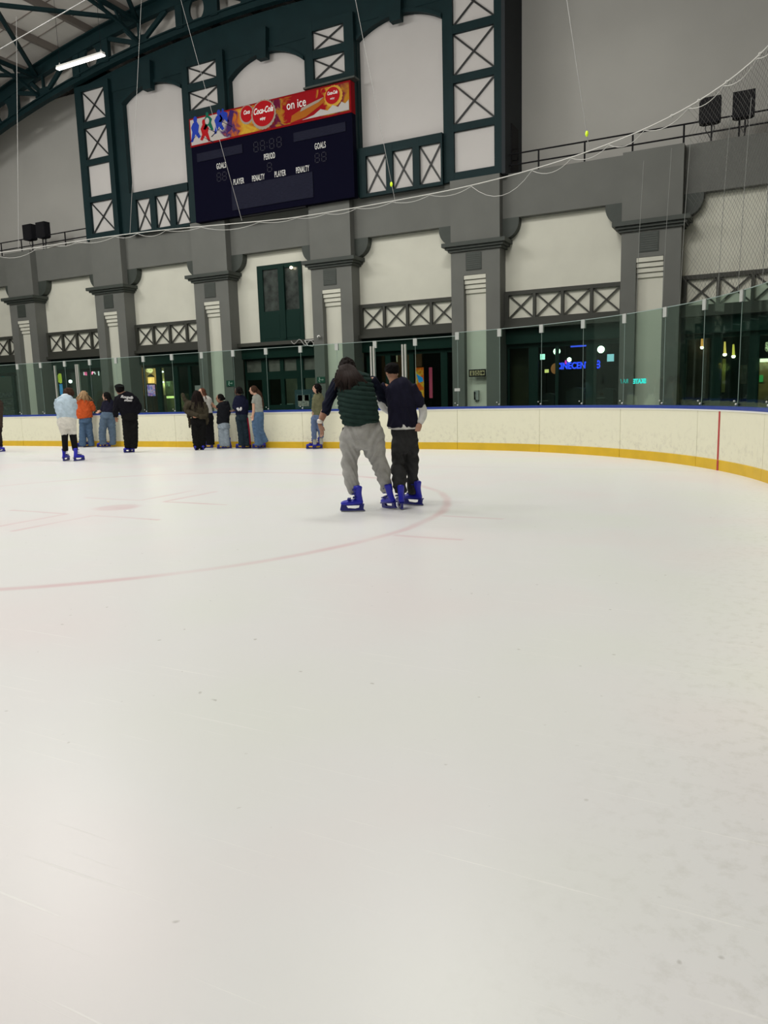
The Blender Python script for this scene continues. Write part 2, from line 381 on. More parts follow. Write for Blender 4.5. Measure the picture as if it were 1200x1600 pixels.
# ---- green gable infill: towers, arches, fascia
gb = structure(MB().strip([(x, 14.25 if abs(x-CX) < 9.4 else 13) for x in [CX-9.44+i*.944 for i in range(21)]],
                          [(x, arc_z(x, 57.02)) for x in [CX-9.44+i*.944 for i in range(21)]], 25.3, 25.6).build('trim_3', m_green))
gb['label'] = 'dark green curved fascia under the arch rib'
structure(MB().box(CX-9.44, CX+9.44, 25.95, 26.1, 8.4, 15.2).build('wall_gable', m_panel))
def xbrace(x0, x1, z0, z1, y, w, parent, m=None):
    m = m or m_xb
    mm = MB().bar((x0, y, z0), (x1, y, z1), w, .03); mm.build('cross_brace', m, parent)
    MB().bar((x0, y+.012, z1), (x1, y+.012, z0), w, .03).build('cross_brace', m, parent)
def frame_grid(parent, X0, X1, Z0, Z1, cells, y0, y1, m, name='frame'):
    """solid frame with rectangular openings: vertical and horizontal members around the cells"""
    mm = MB(); xs_ = sorted(set([c[0] for c in cells])); 
    zrows = sorted(set((c[2], c[3]) for c in cells)); xcols = sorted(set((c[0], c[1]) for c in cells))
    xx = [X0] + [v for c in xcols for v in c] + [X1]
    for i in range(0, len(xx), 2):
        if xx[i+1]-xx[i] > .001: mm.box(xx[i], xx[i+1], y0, y1, Z0, Z1)
    zz = [Z0] + [v for c in zrows for v in c] + [Z1]
    for i in range(0, len(zz), 2):
        if zz[i+1]-zz[i] > .001:
            for c in xcols: mm.box(c[0], c[1], y0+.004, y1-.004, zz[i], zz[i+1])
    return mm.build(name, m, parent)
def tower(X0, X1, cx0, cx1, cells, zt, label, z0=8.48, zbf=None):
    t = thing('lattice_tower', ((X0+X1)/2, D, z0), label, 'tower')
    frame_grid(t, X0, X1, z0, zt, [(cx0, cx1, a, b_) for a, b_, x_ in cells], D, D+.16, m_green)
    MB().box(X0, X0+.12, D+.16, 25.6, z0, zt).build('side_panel', m_green, t)
    MB().box(X1-.12, X1, D+.16, 25.6, z0, zt).build('side_panel', m_green, t)
    for a, b_, x_ in cells:
        MB().box(cx0-.02, cx1+.02, D+.12, D+.15, a-.02, b_+.02).build('infill_panel', m_panel, t)
        if x_: xbrace(cx0+.01, cx1-.01, a+.01, b_-.01, D+.08, .055, t)
    return t
ct = [(8.73, 10.02), (10.25, 11.53), (11.77, 13.04), (13.3, 14.52)]
tower(-27.05, -25.2, -26.79, -25.47, [(*ct[0], 1), (*ct[1], 0), (*ct[2], 1), (*ct[3], 1)], 14.75, 'tall dark green cross-braced tower at left end of the gable', )
tower(2*CX+25.2, 2*CX+27.05, -9.8, -8.38, [(*ct[0], 0), (*ct[1], 1), (*ct[2], 1), (*ct[3], 1)], 14.75, 'tall dark green cross-braced tower at right end, above the pillar with restroom sign')
cs = [(12.7, 13.4, 1), (13.68, 14.32, 1)]
tower(-21.25, -19.2, -20.97, -19.54, cs, 14.6, 'short dark green cross-braced tower behind left end of the scoreboard', z0=8.5)
tower(-15.45, -13.5, -15.18, -13.88, cs, 14.6, 'short dark green cross-braced tower behind right end of the scoreboard', z0=8.5)
def arch_bay(X0, X1, ox0, ox1, zs, zp, label, lower=None):
    t = thing('arch_bay', ((X0+X1)/2, 25.3, 8.5), label, 'arched panel')
    n = 18; m = MB(); lowpts = []; hip = []
    r = ((ox1-ox0)**2/4 + (zp-zs)**2)/(2*(zp-zs)); zc = zp-r; xc = (ox0+ox1)/2
    X = [ox0+(ox1-ox0)*i/n for i in range(n+1)]
    m.strip([(x, zc+math.sqrt(r*r-(x-xc)**2)) for x in X], [(x, 14.7) for x in X], 25.32, 25.55)
    m.box(X0, ox0, 25.32, 25.55, 8.5, 14.7); m.box(ox1, X1, 25.32, 25.55, 8.5, 14.7)
    m.build('arch_surround', m_green, t)
    # thin raised arch edge
    X2 = X; m = MB(); m.strip([(x, zc+math.sqrt(r*r-(x-xc)**2)-.03) for x in X2], [(x, zc+math.sqrt(r*r-(x-xc)**2)+.1) for x in X2], 25.25, 25.34); m.build('arch_moulding', m_green, t)
    MB().box(ox0-.05, ox1+.05, 25.56, 25.6, 8.5, zp+.1).build('arch_panel', m_panel, t)
    MB().prism([(xc-.2, zp-.3), (xc+.2, zp-.3), (xc+.26, zp+.75), (xc-.26, zp+.75)], 25.08, 25.34).build('keystone', m_green, t)
    if lower:
        frame_grid(t, ox0, ox1, 8.42, 10.1, [(a, b_, 8.54, 9.8) for a, b_ in lower], 25.18, 25.32, m_green, 'lower_frame')
        MB().box(ox0, ox1, 25.3, 25.33, 8.5, 9.85).build('infill_panel', m_panel, t)
        for a, b_ in lower: xbrace(a+.01, b_-.01, 8.55, 9.79, 25.27, .055, t)
    return t
arch_bay(-25.25, -21.2, -24.65, -21.45, 13.72, 14.2, 'pale arched panel left of the scoreboard over three tall cross-braced panes', [(-24.2, -23.42), (-23.13, -22.38), (-22.08, -21.36)])
arch_bay(-19.2, -15.4, -19.1, -15.66, 13.55, 14.17, 'pale arched panel directly above the scoreboard')
arch_bay(-13.55, -9.95, -13.47, -10.24, 13.72, 14.2, 'pale arched panel right of the scoreboard over three tall cross-braced panes', [(-13.19, -12.39), (-12.13, -11.35), (-11.1, -10.3)])
for nm, x0 in (('right', 2*CX+27.05), ('left', -27.17)):
    structure(MB().box(x0, x0+.12, D, YU+.02, 8.45, 16).build('wall_gable_side', m_green if nm == 'left' else mat('dark_side_wall', (.035, .04, .044), .8, spec=.2)))
d1 = MB().box(-8.03-.02, -7.98, 25.75, 26.5, 8.5, 10.15).build('door_1', m_black); structure(d1)
h = MB().tube([(-7.98, 25.85, 9.0), (-7.8, 25.85, 9.0), (-7.8, 25.85, 9.35), (-7.98, 25.85, 9.35)], .02, 6).build('door_handle', m_black, d1)

# ================================================================== PILLARS
plabel = ['grey pillar at the left edge behind the woman in orange, first from left',
          'grey pillar left of centre, behind the skater in black with cap',
          'grey pillar under left end of the scoreboard',
          'grey pillar under right end of the scoreboard, with round camera on its side',
          'grey pillar with the restroom sign and intercom, right of the skating pair',
          'grey pillar at right behind the curved glass, under the railing',
          'grey pillar just outside the right edge of the frame', '']
def pillar(i):
    x = PX[i]; t = thing('pillar', (x, D, 0), plabel[i], 'pillar', 'square grey pillars of the end wall')
    hw = .875; nw = .4; nx = x-.02; H1 = 6.17; nt = 5.35
    m = MB().box(x-hw, nx-nw, D, YW+.1, 0, H1).box(nx+nw, x+hw, D, YW+.1, 0, H1).box(nx-nw, nx+nw, D, YW+.1, nt, H1).box(nx-nw, nx+nw, D+.25, YW+.1, 0, nt)
    m.build('shaft', m_grey, t)
    MB().box(nx-nw+.005, nx+nw-.005, D+.235, D+.25, 0, nt-.02).build('niche_panel', m_cream, t)
    for k in range(4):
        MB().box(nx-nw+.01, nx+nw-.01, D+.01+.055*k, D+.24, nt-.01-.15*(k+1)+.02, nt-.01-.15*k).build('niche_step', m_cream, t)
    MB().box(x-.33, x+.23, D-.02, D+.02, 5.5, 6.08).build('vent_frame', m_dgrey, t)
    v = MB()
    for k in range(8): v.add([(x-.3, D-.03, 5.53+k*.066), (x+.2, D-.03, 5.53+k*.066), (x+.2, D-.02, 5.59+k*.066), (x-.3, D-.02, 5.59+k*.066)], [(0, 1, 2, 3)])
    v.build('vent_slats', m_dgrey, t)
    m = MB().box(x-hw-.08, x+hw+.08, D-.08, YW, 6.14, 6.22).box(x-hw-.16, x+hw+.16, D-.16, YW, 6.22, 6.30).box(x-hw-.25, x+hw+.25, D-.25, YW, 6.30, 6.43)
    m.build('capital', m_dgrey, t)
    MB().box(x-hw, x+hw, D, YB+.1, 6.43, 8.48).build('pier', m_grey, t)
    for s in (-1, 1):
        pts_ = [(x+s*hw, 7.1), (x+s*hw, 6.44)] + [(x+s*(hw+.56*math.sin(a)), 7.0-.56*math.cos(a)) for a in [PI/2*k/8 for k in range(0, 9)]] + [(x+s*(hw+.56), 7.1)]
        MB().prism(pts_ if s > 0 else pts_[::-1], YB-.02, YW).build('bracket', m_dgrey, t)
    return t
P = [pillar(i) for i in range(7)]

# ================================================================== CROSS-BRACED TRANSOM SCREENS, WINDOW, LEDGES
slab = ['at left edge of the photo', 'over the skater in orange, between first two pillars', 'over the lit kiosk, between second and third pillars', '',
        'behind the pair, between fourth pillar and restroom-sign pillar', 'between the restroom-sign pillar and the pillar at right', 'at the right edge, behind the net']
for i in range(-1, 6):
    xl = (PX[i] if i >= 0 else PX[0]-5.672)+.875; xr = xl + 5.672-1.75
    k = i+1
    led = MB().box(xl, xr, YW-.25, YW+.05, 3.5, 3.62).box(xl, xr, YW-.12, YW+.05, 3.62, 3.76)
    if i == 2: continue
    t = thing('transom_screen', ((xl+xr)/2, YW-.1, 3.6), 'cross-braced transom screen ' + slab[k], 'screen', 'cross-braced screens above the shopfronts')
    cells = []; w_ = (xr-xl-.14)/4
    for c in range(4): cells.append((xl+.1+c*w_+.04, xl+.1+(c+1)*w_-.06, 3.85, 4.62))
    frame_grid(t, xl, xr, 3.76, 4.75, cells, YW-.12, YW-.02, m_trim)
    led.build('ledge', m_trim, t)
    for c in cells: xbrace(c[0]+.01, c[1]-.01, c[2]+.01, c[3]-.01, YW-.06, .05, t, m_trim)
# window over the counter, third bay
w1 = thing('window_1', (-17.43, YW, 3.6), None, None); w1['kind'] = 'structure'; w1['label'] = 'tall dark green double window in the bay below the scoreboard'
frame_grid(w1, -18.5, -16.4, 3.6, 6.6, [(-18.24, -17.5, 4.82, 6.43), (-17.2, -16.55, 4.82, 6.43)], YW-.08, YW+.02, m_green2)
m_pane = mat('window_pane', (.05, .06, .055), .12, nz=.5, nscale=3)
for a, b_ in ((-18.24, -17.5), (-17.2, -16.55)):
    MB().box(a, b_, YW-.02, YW, 4.82, 6.43).build('window_pane', m_pane, w1)
    MB().box(a, b_, YW-.09, YW-.07, 3.75, 4.65).build('lower_panel', m_green2, w1)
MB().box(-17.3, -17.2, YW-.13, YW-.07, 3.7, 6.5).build('centre_bar', m_green2, w1)
MB().ball(at(455, 418, YW-.15), .07, .05, .05).build('lamp_glint', mat('window_glint', (1, .85, .6), emit=8), w1)  # glowing ball stands in for a lamp's glint at the window
t = thing('ledge', (-17.6, YW-.1, 3.5), 'dark ledge with cables under the tall window', 'ledge')
MB().box(PX[2]+.875, PX[3]-.875, YW-.25, YW+.02, 3.48, 3.62).build('ledge_board', m_trim, t)
MB().tube([at(455+k*2.5, 533+4*math.sin(k*.9)+(k*.25), YW-.3) for k in range(16)], .018, 5).build('cable', m_wire, t)
tr = MB(); q = [at(476, 532, YW-.3), at(492, 531, YW-.3), at(489, 541, YW-.3), at(481, 540, YW-.3)]
for a in range(4): tr.tube([q[a], q[(a+1) % 4]], .015, 5)
tr.build('wire_bracket', m_white, t)

# ================================================================== SHOPFRONTS BEHIND THE GLASS
YS = 26.0
back = structure(MB().box(-44, 12, 34, 34.3, -.1, 5).build('wall_mall', mat('mall_wall', (.03, .035, .035), .9)))
structure(MB().box(-44, 12, 25.9, 34, 3.7, 3.8).build('ceiling_mall', m_dark))
flabel = ['at left edge in front of the skate shelves', 'with pink sign behind the orange jacket', 'around the lit kiosk, left of centre', 'with small square panes under the tall window',
          'behind the skating pair', 'with blue neon behind it, right of the restroom sign', 'with hanging lamps behind it at right edge']
m_glassd = None
def glass(name, tint, refl, rough=0.02, fac=None):
    m = bpy.data.materials.new(name); m.use_nodes = True; nt = m.node_tree; nt.nodes.clear()
    o = nt.nodes.new('ShaderNodeOutputMaterial'); mx = nt.nodes.new('ShaderNodeMixShader'); tr_ = nt.nodes.new('ShaderNodeBsdfTransparent'); gl = nt.nodes.new('ShaderNodeBsdfGlossy')
    tr_.inputs[0].default_value = (*tint, 1); gl.inputs[0].default_value = (.9, 1, .95, 1); gl.inputs['Roughness'].default_value = rough
    fr = nt.nodes.new('ShaderNodeFresnel'); fr.inputs[0].default_value = 1.45; ml = nt.nodes.new('ShaderNodeMath'); ml.operation = 'MULTIPLY'; ml.inputs[1].default_value = refl
    nt.links.new(fr.outputs[0], ml.inputs[0]); nt.links.new(ml.outputs[0], mx.inputs[0]); nt.links.new(tr_.outputs[0], mx.inputs[1]); nt.links.new(gl.outputs[0], mx.inputs[2]); nt.links.new(mx.outputs[0], o.inputs[0])
    return m
m_glassd = glass('shop_glass', (.8, .88, .84), .25)
mull = {5: [(782, 797), (827, 841), (868, 873), (916, 932)], 6: [(1061, 1072), (1110, 1126), (1168, 1184)], 2: [(214, 226), (246, 253), (272, 280), (296, 300)],
        4: [(575, 580), (604, 612), (641, 648), (690, 700)], 1: [(74, 84), (99, 106), (139, 143)], 0: [(20, 24)]}
for k in range(7):
    i = k-1
    xl = (PX[i] if i >= 0 else PX[0]-5.672)+.875; xr = xl+3.92
    t = thing('shopfront', ((xl+xr)/2, YS, 0), 'dark green glazed shopfront ' + flabel[k], 'shopfront', 'shopfronts under the end wall')
    MB().box(xl, xr, YW+.02, YW+.3, 3.0, 3.62).build('lintel', m_green2, t)
    if k == 3:
        cl = [(-19.5, -18.72, 2.46, 2.94), (-18.4, -17.8, 2.46, 2.94), (-17.62, -17.0, 2.46, 2.94), (-16.68, -16.05, 2.46, 2.94)]
        cl2 = [(a, b_, 1.1, 2.14) for a, b_, c_, d_ in cl]
        frame_grid(t, xl, xr, 0, 3.0, cl+cl2, YS-.06, YS+.06, m_green2, 'door_frame')
        pc = [mat('pane_warm', (.12, .115, .1), .5, nz=.3, nscale=4), mat('pane_dark', (.05, .06, .055), .4, nz=.4, nscale=5)]
        for j, c_ in enumerate(cl+cl2): MB().box(c_[0], c_[1], YS+.02, YS+.04, c_[2], c_[3]).build('window_pane', pc[0] if j < 4 else m_glassd, t)
        continue
    MB().box(xl, xr, YS-.05, YS+.05, 2.85, 3.05).build('door_head', m_green2, t)
    for a, b_ in mull.get(k, []):
        xa, xb = at(a, 600, YS).x, at(b_, 600, YS).x
        MB().box(max(xa, xl), min(xb, xr) if k < 6 else xb, YS-.06, YS+.06, 0, 2.9).build('mullion', m_green2, t)
    MB().box(xl, xr, YS-.04, YS+.04, 0, .35).build('kick_panel', m_green2, t)
    MB().box(xl, xr, YS-.01, YS, .35, 2.86).build('glass_pane', m_glassd, t)
def quad_thing(name, label, cat, x0, y0, x1, y1, Y, m, depth=.06, frame=None, group=None, sup=None):
    a = at(x0, y1, Y); b_ = at(x1, y0, Y)
    t = thing(name, ((a.x+b_.x)/2, Y, a.z), label, cat, group)
    MB().box(a.x, b_.x, Y, Y+depth, a.z, b_.z).build('face', m, t)
    if sup is None: sup = 'up' if (a.z+b_.z)/2 > 2.3 else 'down'
    xm = (a.x+b_.x)/2
    MB().box(xm-.015, xm+.015, Y+.01, Y+.04, *((b_.z, 3.72) if sup == 'up' else (-.02, a.z))).build('hanger' if sup == 'up' else 'stand', m_black, t)
    if frame:
        f_ = .03; mm = MB().box(a.x-f_, a.x, Y-.01, Y+depth+.01, a.z-f_, b_.z+f_).box(b_.x, b_.x+f_, Y-.01, Y+depth+.01, a.z-f_, b_.z+f_).box(a.x, b_.x, Y-.01, Y+depth+.01, b_.z, b_.z+f_).box(a.x, b_.x, Y-.01, Y+depth+.01, a.z-f_, a.z)
        mm.build('rim', frame, t)
    return t
def hung(p, mb, name, m):   # with a thin rod up to the mall ceiling
    o = mb.build(name, m); MB().tube([(p[0], p[1], p[2]+.05), (p[0], p[1], 3.72)], .01, 5).build('hanger', m_black, o); return o
def em(name, col, s): return mat('glow_'+name, col, emit=s)
def tile_em(name, cols, scale, s):
    m = bpy.data.materials.new(name); m.use_nodes = True; nt = m.node_tree; b_ = nt.nodes['Principled BSDF']
    tc = nt.nodes.new('ShaderNodeTexCoord'); v = nt.nodes.new('ShaderNodeTexVoronoi'); v.inputs['Scale'].default_value = scale; cr = nt.nodes.new('ShaderNodeValToRGB'); cr.color_ramp.interpolation = 'CONSTANT'
    nt.links.new(tc.outputs['Object'], v.inputs['Vector']); sp = nt.nodes.new('ShaderNodeSeparateColor'); nt.links.new(v.outputs['Color'], sp.inputs[0]); nt.links.new(sp.outputs[0], cr.inputs[0])
    cr.color_ramp.elements[0].color = (*cols[0], 1); cr.color_ramp.elements[1].color = (*cols[-1], 1); cr.color_ramp.elements[1].position = .8
    for i, c_ in enumerate(cols[1:-1]): e = cr.color_ramp.elements.new((i+1)*.8/(len(cols)-1)); e.color = (*c_, 1)
    nt.links.new(cr.outputs[0], b_.inputs['Base Color'])
    if s: nt.links.new(cr.outputs[0], b_.inputs['Emission Color']); b_.inputs['Emission Strength'].default_value = s
    return m
# bay 0: skate shelves
t = thing('skate_shelf', at(10, 640, 27.5)*1, 'dark shelf of hire skates at left edge behind glass', 'shelf')
a0 = at(-10, 640, 27.5); a1 = at(26, 590, 27.5)
for k in range(5):
    z = .25 + k*.38; MB().box(a0.x-.6, a1.x, 27.3, 27.7, z, z+.03).build('shelf_board', m_black, t)
m_boot = mat('grey_boot', (.10, .10, .14), .5); m_boot2 = mat('dim_boot', (.04, .05, .08), .5)
for k in range(5):
    for j in range(5):
        x = a1.x-.18-j*.3; z = .28+k*.38
        o = MB().box(x-.09, x+.09, 27.3, 27.55, z+.03, z+.12).box(x-.07, x+.07, 27.42, 27.56, z+.1, z+.26).build('hire_skate', m_boot if (j+k) % 3 else m_boot2)
        tag(o, 'grey hire skate on the dark shelf at left edge', 'skate', 'hire skates on the dark shelf')
o = MB().ball(at(4, 583, 27), .22, .1, .2).build('cyan_lamp', em('cyan', (.02, .5, .55), .8)); tag(o, 'cyan glowing lamp above the skate shelf', 'lamp')
# bay 1
o = MB().lathe(*at(94, 592, 28).to_tuple()[:2], [(0.02, at(94, 599, 28).z), (.11, at(94, 597, 28).z), (.14, at(94, 592, 28).z), (.11, at(94, 587, 28).z), (.02, at(94, 582, 28).z)]).build('yellow_lamp', em('yellow', (.5, .5, .05), 1.5)); tag(o, 'round yellow lamp beside the left gate posts', 'lamp'); MB().tube([at(94, 583, 28), (at(94, 583, 28).x, 28, 3.72)], .01, 5).build('hanger', m_black, o)
o = hung(at(110, 596, 28), MB().ball(at(110, 596, 28), .09, .09, .09), 'white_lamp', em('white', (1, 1, 1), 6)); tag(o, 'small white spot lamp right of the yellow lamp', 'lamp')
quad_thing('blue_screen', 'small upright blue screen beside the left gate post', 'screen', 94, 600, 101, 617, 27, em('blue_scr', (.1, .4, .9), .9), frame=m_black)
sg = thing('pink_sign', at(140, 587, 27.5), 'pink and white glowing mirrored shop lettering left of the capped skater', 'sign')
MB().box(at(129, 587, 27.55).x, at(156, 587, 27.55).x, 27.53, 27.56, at(140, 588, 27.55).z, at(140, 574, 27.55).z).box(at(140, 587, 27.5).x, at(140, 587, 27.5).x+.03, 27.54, 27.56, at(140, 574, 27.55).z, 3.72).build('backboard', m_black, sg)
text('I', 'letter', .42, at(131, 582, 27.5), em('wsign', (1, .9, .95), 1.6), sg, bold=.01)
text('8D', 'letter', .5, at(138.5, 581, 27.5), em('psign', (1, .12, .32), 2.2), sg, bold=.02)
text('A', 'letter', .4, at(146, 581, 27.5), em('wsign', (1, .9, .95), 1.6), sg, bold=.01)
text('1', 'letter', .45, at(154, 582, 27.5), em('wsign', (1, .9, .95), 1.6), sg, bold=.01)
quad_thing('wall_unit', 'dark grey wall unit left of the skater in pale blue', 'cabinet', 70, 620, 83, 645, 26.8, mat('unit', (.02, .025, .025), .7), .4)
# bay 2: kiosk
ks = thing('kiosk', at(235, 640, 27.2), 'warm lit kiosk column with lantern, right of the capped skater', 'kiosk')
a = at(226, 633, 27.2); b_ = at(246, 573, 27.2); zc_ = at(236, 618, 27.2).z
MB().box(a.x, b_.x, 27.2, 27.6, zc_, b_.z).build('upper_panel', mat('kiosk_tan', (.42, .3, .14), .6, nz=.2), ks)
MB().box(a.x-.05, b_.x+.05, 27.1, 27.6, 0, zc_).build('lower_panel', mat('kiosk_brown', (.09, .045, .02), .6), ks)
ln = thing('lantern', at(236, 599, 27.0), 'glowing amber lantern on the kiosk', 'lantern')
c_ = at(236, 592, 27.0)
MB().box(c_.x-.11, c_.x+.11, 26.9, 27.1, c_.z-.2, c_.z+.08).build('glass_body', em('amber', (1, .55, .18), 2.0), ln)
MB().lathe(c_.x, 27.0, [(.16, c_.z+.08), (.13, c_.z+.14), (.03, c_.z+.22)]).build('cap', m_black, ln)
lamp(233, 578, 26.5, 60, (1, .72, .4))
quad_thing('menu_screen', 'bright violet and blue menu screen on the kiosk', 'screen', 231, 601, 242, 619, 26.95, tile_em('menu_tiles', [(.3, .12, .6), (.5, .4, .8), (.7, .35, .5), (.15, .2, .7)], 14, 1.0), frame=m_black)
kc = thing('counter', at(262, 640, 28), 'lit yellow green counter seen through glass right of the kiosk', 'counter')
a = at(253, 632, 28); b_ = at(273, 622, 28)
MB().box(a.x, at(290, 620, 28).x, 28, 28.5, 0, b_.z).build('counter_body', mat('ctr', (.2, .22, .12), .6, nz=.3), kc)
MB().box(a.x, at(290, 620, 28).x, 27.95, 28.0, b_.z, b_.z+.1).build('light_strip', em('strip', (.7, .75, .28), 1.6), kc)
a = at(253, 618, 28.6); b_ = at(273, 595, 28.6); MB().box(a.x, b_.x, 28.6, 28.65, a.z, b_.z).build('back_panel', mat('ctrb', (.22, .24, .15), .7, nz=.4, nscale=4), kc)
lamp(262, 600, 27.7, 22, (.9, 1, .6))
for q, (x, y) in enumerate(((255.5, 567), (253.5, 581), (254, 597))):
    o = MB().ball(at(x, y, 27.5), .09, .06, .04).build('downlight', em('down', (.8, .9, .9), (4, 1, 1)[q])); tag(o, ['brightest small ceiling downlight over the kiosk counter', 'middle dim downlight right of the kiosk', 'lowest dim downlight right of the kiosk'][q], 'lamp')
quad_thing('paper_notice', 'pale paper notice behind the woman in brown jacket', 'notice', 305, 602, 315, 613, 25.95, mat('paper', (.3, .32, .3), .8), .01)
quad_thing('display_case', 'pale lit display behind the woman in brown jacket', 'display', 281, 615, 288, 636, 27.5, mat('case', (.3, .3, .18), .7, nz=.5, nscale=6), .3)
# bay 3
lamp(452, 590, 27.6, 22, (1, .95, .8), .3)
structure(MB().box(-19.9, -15.6, 29.0, 29.1, 0, 3.6).build('wall_office', mat('office', (.22, .23, .19), .8, nz=.3, nscale=2)))
t = thing('service_counter', at(450, 640, 27), 'white-topped service counter behind the green panes', 'counter')
a = at(436, 640, 27); b_ = at(464, 632, 27); MB().box(a.x, b_.x, 26.8, 27.3, 0, b_.z).build('counter_body', mat('cb', (.05, .06, .06), .7), t)
MB().box(at(444, 632, 27).x, b_.x, 26.7, 27.3, at(444, 635, 27).z, at(444, 631, 27).z).build('counter_top', mat('ctop', (.45, .5, .5), .5), t)
pb = thing('poster_board', at(474, 639, 25.9), 'teal poster board with rows of small pictures left of the woman in olive', 'poster')
a = at(462, 639, 25.9); b_ = at(491, 608, 25.9)
MB().box(a.x, b_.x, 25.88, 25.92, a.z, b_.z).build('board', mat('teal', (.02, .06, .07), .5), pb)
for r_ in range(3):
    x = a.x+.12+r_*.36; MB().box(x, x+.26, 25.86, 25.88, b_.z-.45, b_.z-.2).build('picture', mat('pic%d' % (r_ % 2), ((.12, .18, .19), (.09, .15, .13))[r_ % 2], .5, nz=.7, nscale=20), pb)
MB().box(a.x+.15, b_.x-.25, 25.86, 25.88, a.z+.1, a.z+.55).build('picture', mat('picbig', (.28, .28, .25), .5, nz=.8, nscale=14), pb)
# bay 4
bw = structure(MB().box(at(597, 600, 29).x, at(660, 600, 29).x, 29, 29.1, 0, 3.6).build('wall_brown', mat('brown_wall', (.12, .06, .035), .8, nz=.2)))
lamp(625, 560, 27.8, 20, (1, .75, .5), .2)
quad_thing('television', 'black television hung high behind the skating pair', 'television', 602, 551, 618, 565, 27.6, m_black, .1, frame=m_dark)
def bands(name, cols, s):
    m = bpy.data.materials.new(name); m.use_nodes = True; nt = m.node_tree; b__ = nt.nodes['Principled BSDF']
    tc = nt.nodes.new('ShaderNodeTexCoord'); nn = nt.nodes.new('ShaderNodeTexNoise'); nn.inputs['Scale'].default_value = 4.5
    cr = nt.nodes.new('ShaderNodeValToRGB'); nt.links.new(tc.outputs['Object'], nn.inputs['Vector']); nt.links.new(nn.outputs[0], cr.inputs[0]); cr.color_ramp.interpolation = 'CONSTANT'
    e = cr.color_ramp.elements; e[0].position = 0; e[0].color = (*cols[0], 1); e[1].position = .6; e[1].color = (*cols[-1], 1)
    for i, c_ in enumerate(cols[1:-1]): q = e.new(.4+.08*(i+1)); q.color = (*c_, 1)
    nt.links.new(cr.outputs[0], b__.inputs['Base Color']); nt.links.new(cr.outputs[0], b__.inputs['Emission Color']); b__.inputs['Emission Strength'].default_value = s
    return m
ar = quad_thing('arcade_panel', 'tall glowing orange yellow arcade panel with blue patch behind the man in navy', 'arcade machine', 650, 574, 662, 624, 27, bands('arcade', [(.9, .12, .01), (.95, .3, .02), (.9, .55, .05), (.85, .2, .01)], .45), .3, frame=m_black)
a = at(651, 598, 26.97); b_ = at(661, 584, 26.97)
MB().prism([(a.x+.1, a.z), (b_.x, a.z+.05), (b_.x-.03, b_.z-.15), (a.x, b_.z)], 26.96, 26.99).build('blue_patch', em('arcblue', (.02, .25, .7), .7), ar)
quad_thing('pink_bar', 'thin glowing pink upright bar right of the arcade panel', 'lamp', 671, 574, 674.5, 622, 27, em('pinkbar', (.5, .06, .12), .6), .05)
# bay 5
quad_thing('brown_door', 'brown panelled door right of the restroom-sign pillar', 'door', 797, 543, 826, 634, 26.6, mat('brown_door', (.06, .045, .02), .6, nz=.3, nscale=1.5), .1)
for (x, y, r_, s_, lab) in ((870, 549, .13, 14, 'bright greenish white lamp high in the dark bay, middle one'), (939, 546, .13, 14, 'bright greenish white lamp at the right of the dark bay'), (889.5, 562, .08, 7, 'small greenish white lamp beside the blue lettering')):
    o = hung(at(x, y, 29.5), MB().ball(at(x, y, 29.5), r_, r_, r_), 'globe_lamp', em('globe', (.75, 1, .72), s_)); tag(o, lab, 'lamp')
quad_thing('light_panel', 'pale green white glowing panel, leftmost light of the dark bay', 'lamp', 844, 553, 851, 562, 29, em('lp', (.55, .95, .8), 2), .05)
quad_thing('monitor', 'white blue glowing monitor near the right pillar', 'monitor', 948.5, 553, 959.5, 565, 29, em('mon', (.45, .8, .95), 1.3), .05, frame=m_black)
quad_thing('blue_neon_bar', 'blue neon bar above the blue lettering', 'neon sign', 891.5, 538.5, 917.5, 542.5, 29.5, em('bluebar', (.06, .1, 1), 1.7), .05)
ns = thing('blue_neon_sign', at(905, 575, 29.5), 'blue neon cinema lettering behind the glass at right', 'neon sign')
text('CINECENTRE', 'letter', .34, at(901, 571.5, 29.5), em('bluetext', (.03, .07, 1), 2.2), ns, bold=.012, sx=.8)
o = text('8', 'neon_digit', .45, at(934, 570, 29.5), em('bluetext', (.03, .07, 1), 2.2)); tag(o, 'blue neon digit right of the blue lettering', 'neon sign')
quad_thing('yellow_screen', 'small yellow glowing square in the dark bay', 'screen', 851, 577, 857, 582.5, 29, em('ysq', (.9, .75, .25), 1.4), .04)
o = hung(at(867, 576, 29.3), MB().ball(at(867, 576, 29.3), .16, .05, .2), 'orange_display', em('orng', (.45, .16, .06), .7)); tag(o, 'dim orange display right of the yellow square', 'display')
o = hung(at(884, 566, 29.3), MB().ball(at(884, 566, 29.3), .04, .03, .08), 'magenta_light', em('mag', (.8, .05, .6), 1.5)); tag(o, 'tiny magenta light at left of the blue lettering', 'lamp')
for j, (x0, x1, y) in enumerate(((841, 857, 627), (929, 946, 622.5))):
    o = MB().tube([at(x0, y, 27), at(x1, y-1, 27)], .022, 6).tube([at(x0, y, 27), (at(x0, y, 27).x, 27, 0)], .022, 6).build('chrome_rail', mat('chrome', (.7, .7, .7), .2, metal=.7)); tag(o, ('short chrome handrail behind the glass left of centre of the dark bay', 'short chrome handrail beside the right pillar')[j], 'handrail')
for j, (x0, x1, yt) in enumerate(((842, 866, 614), (884, 912, 605), (932, 958, 606))):
    a = at(x0, 634, 27.6); b_ = at(x1, yt, 27.6)
    o = MB().prism([(a.x, 0), (b_.x, 0), (b_.x, b_.z-.05), ((a.x+b_.x)/2, b_.z), (a.x, b_.z-.12)], 27.6, 28.3).build('booth_seat', mat('booth', (.035, .045, .045), .6)); tag(o, 'dark rounded booth seat, ' + ('left', 'middle', 'right')[j] + ' one of the dark bay', 'seat')
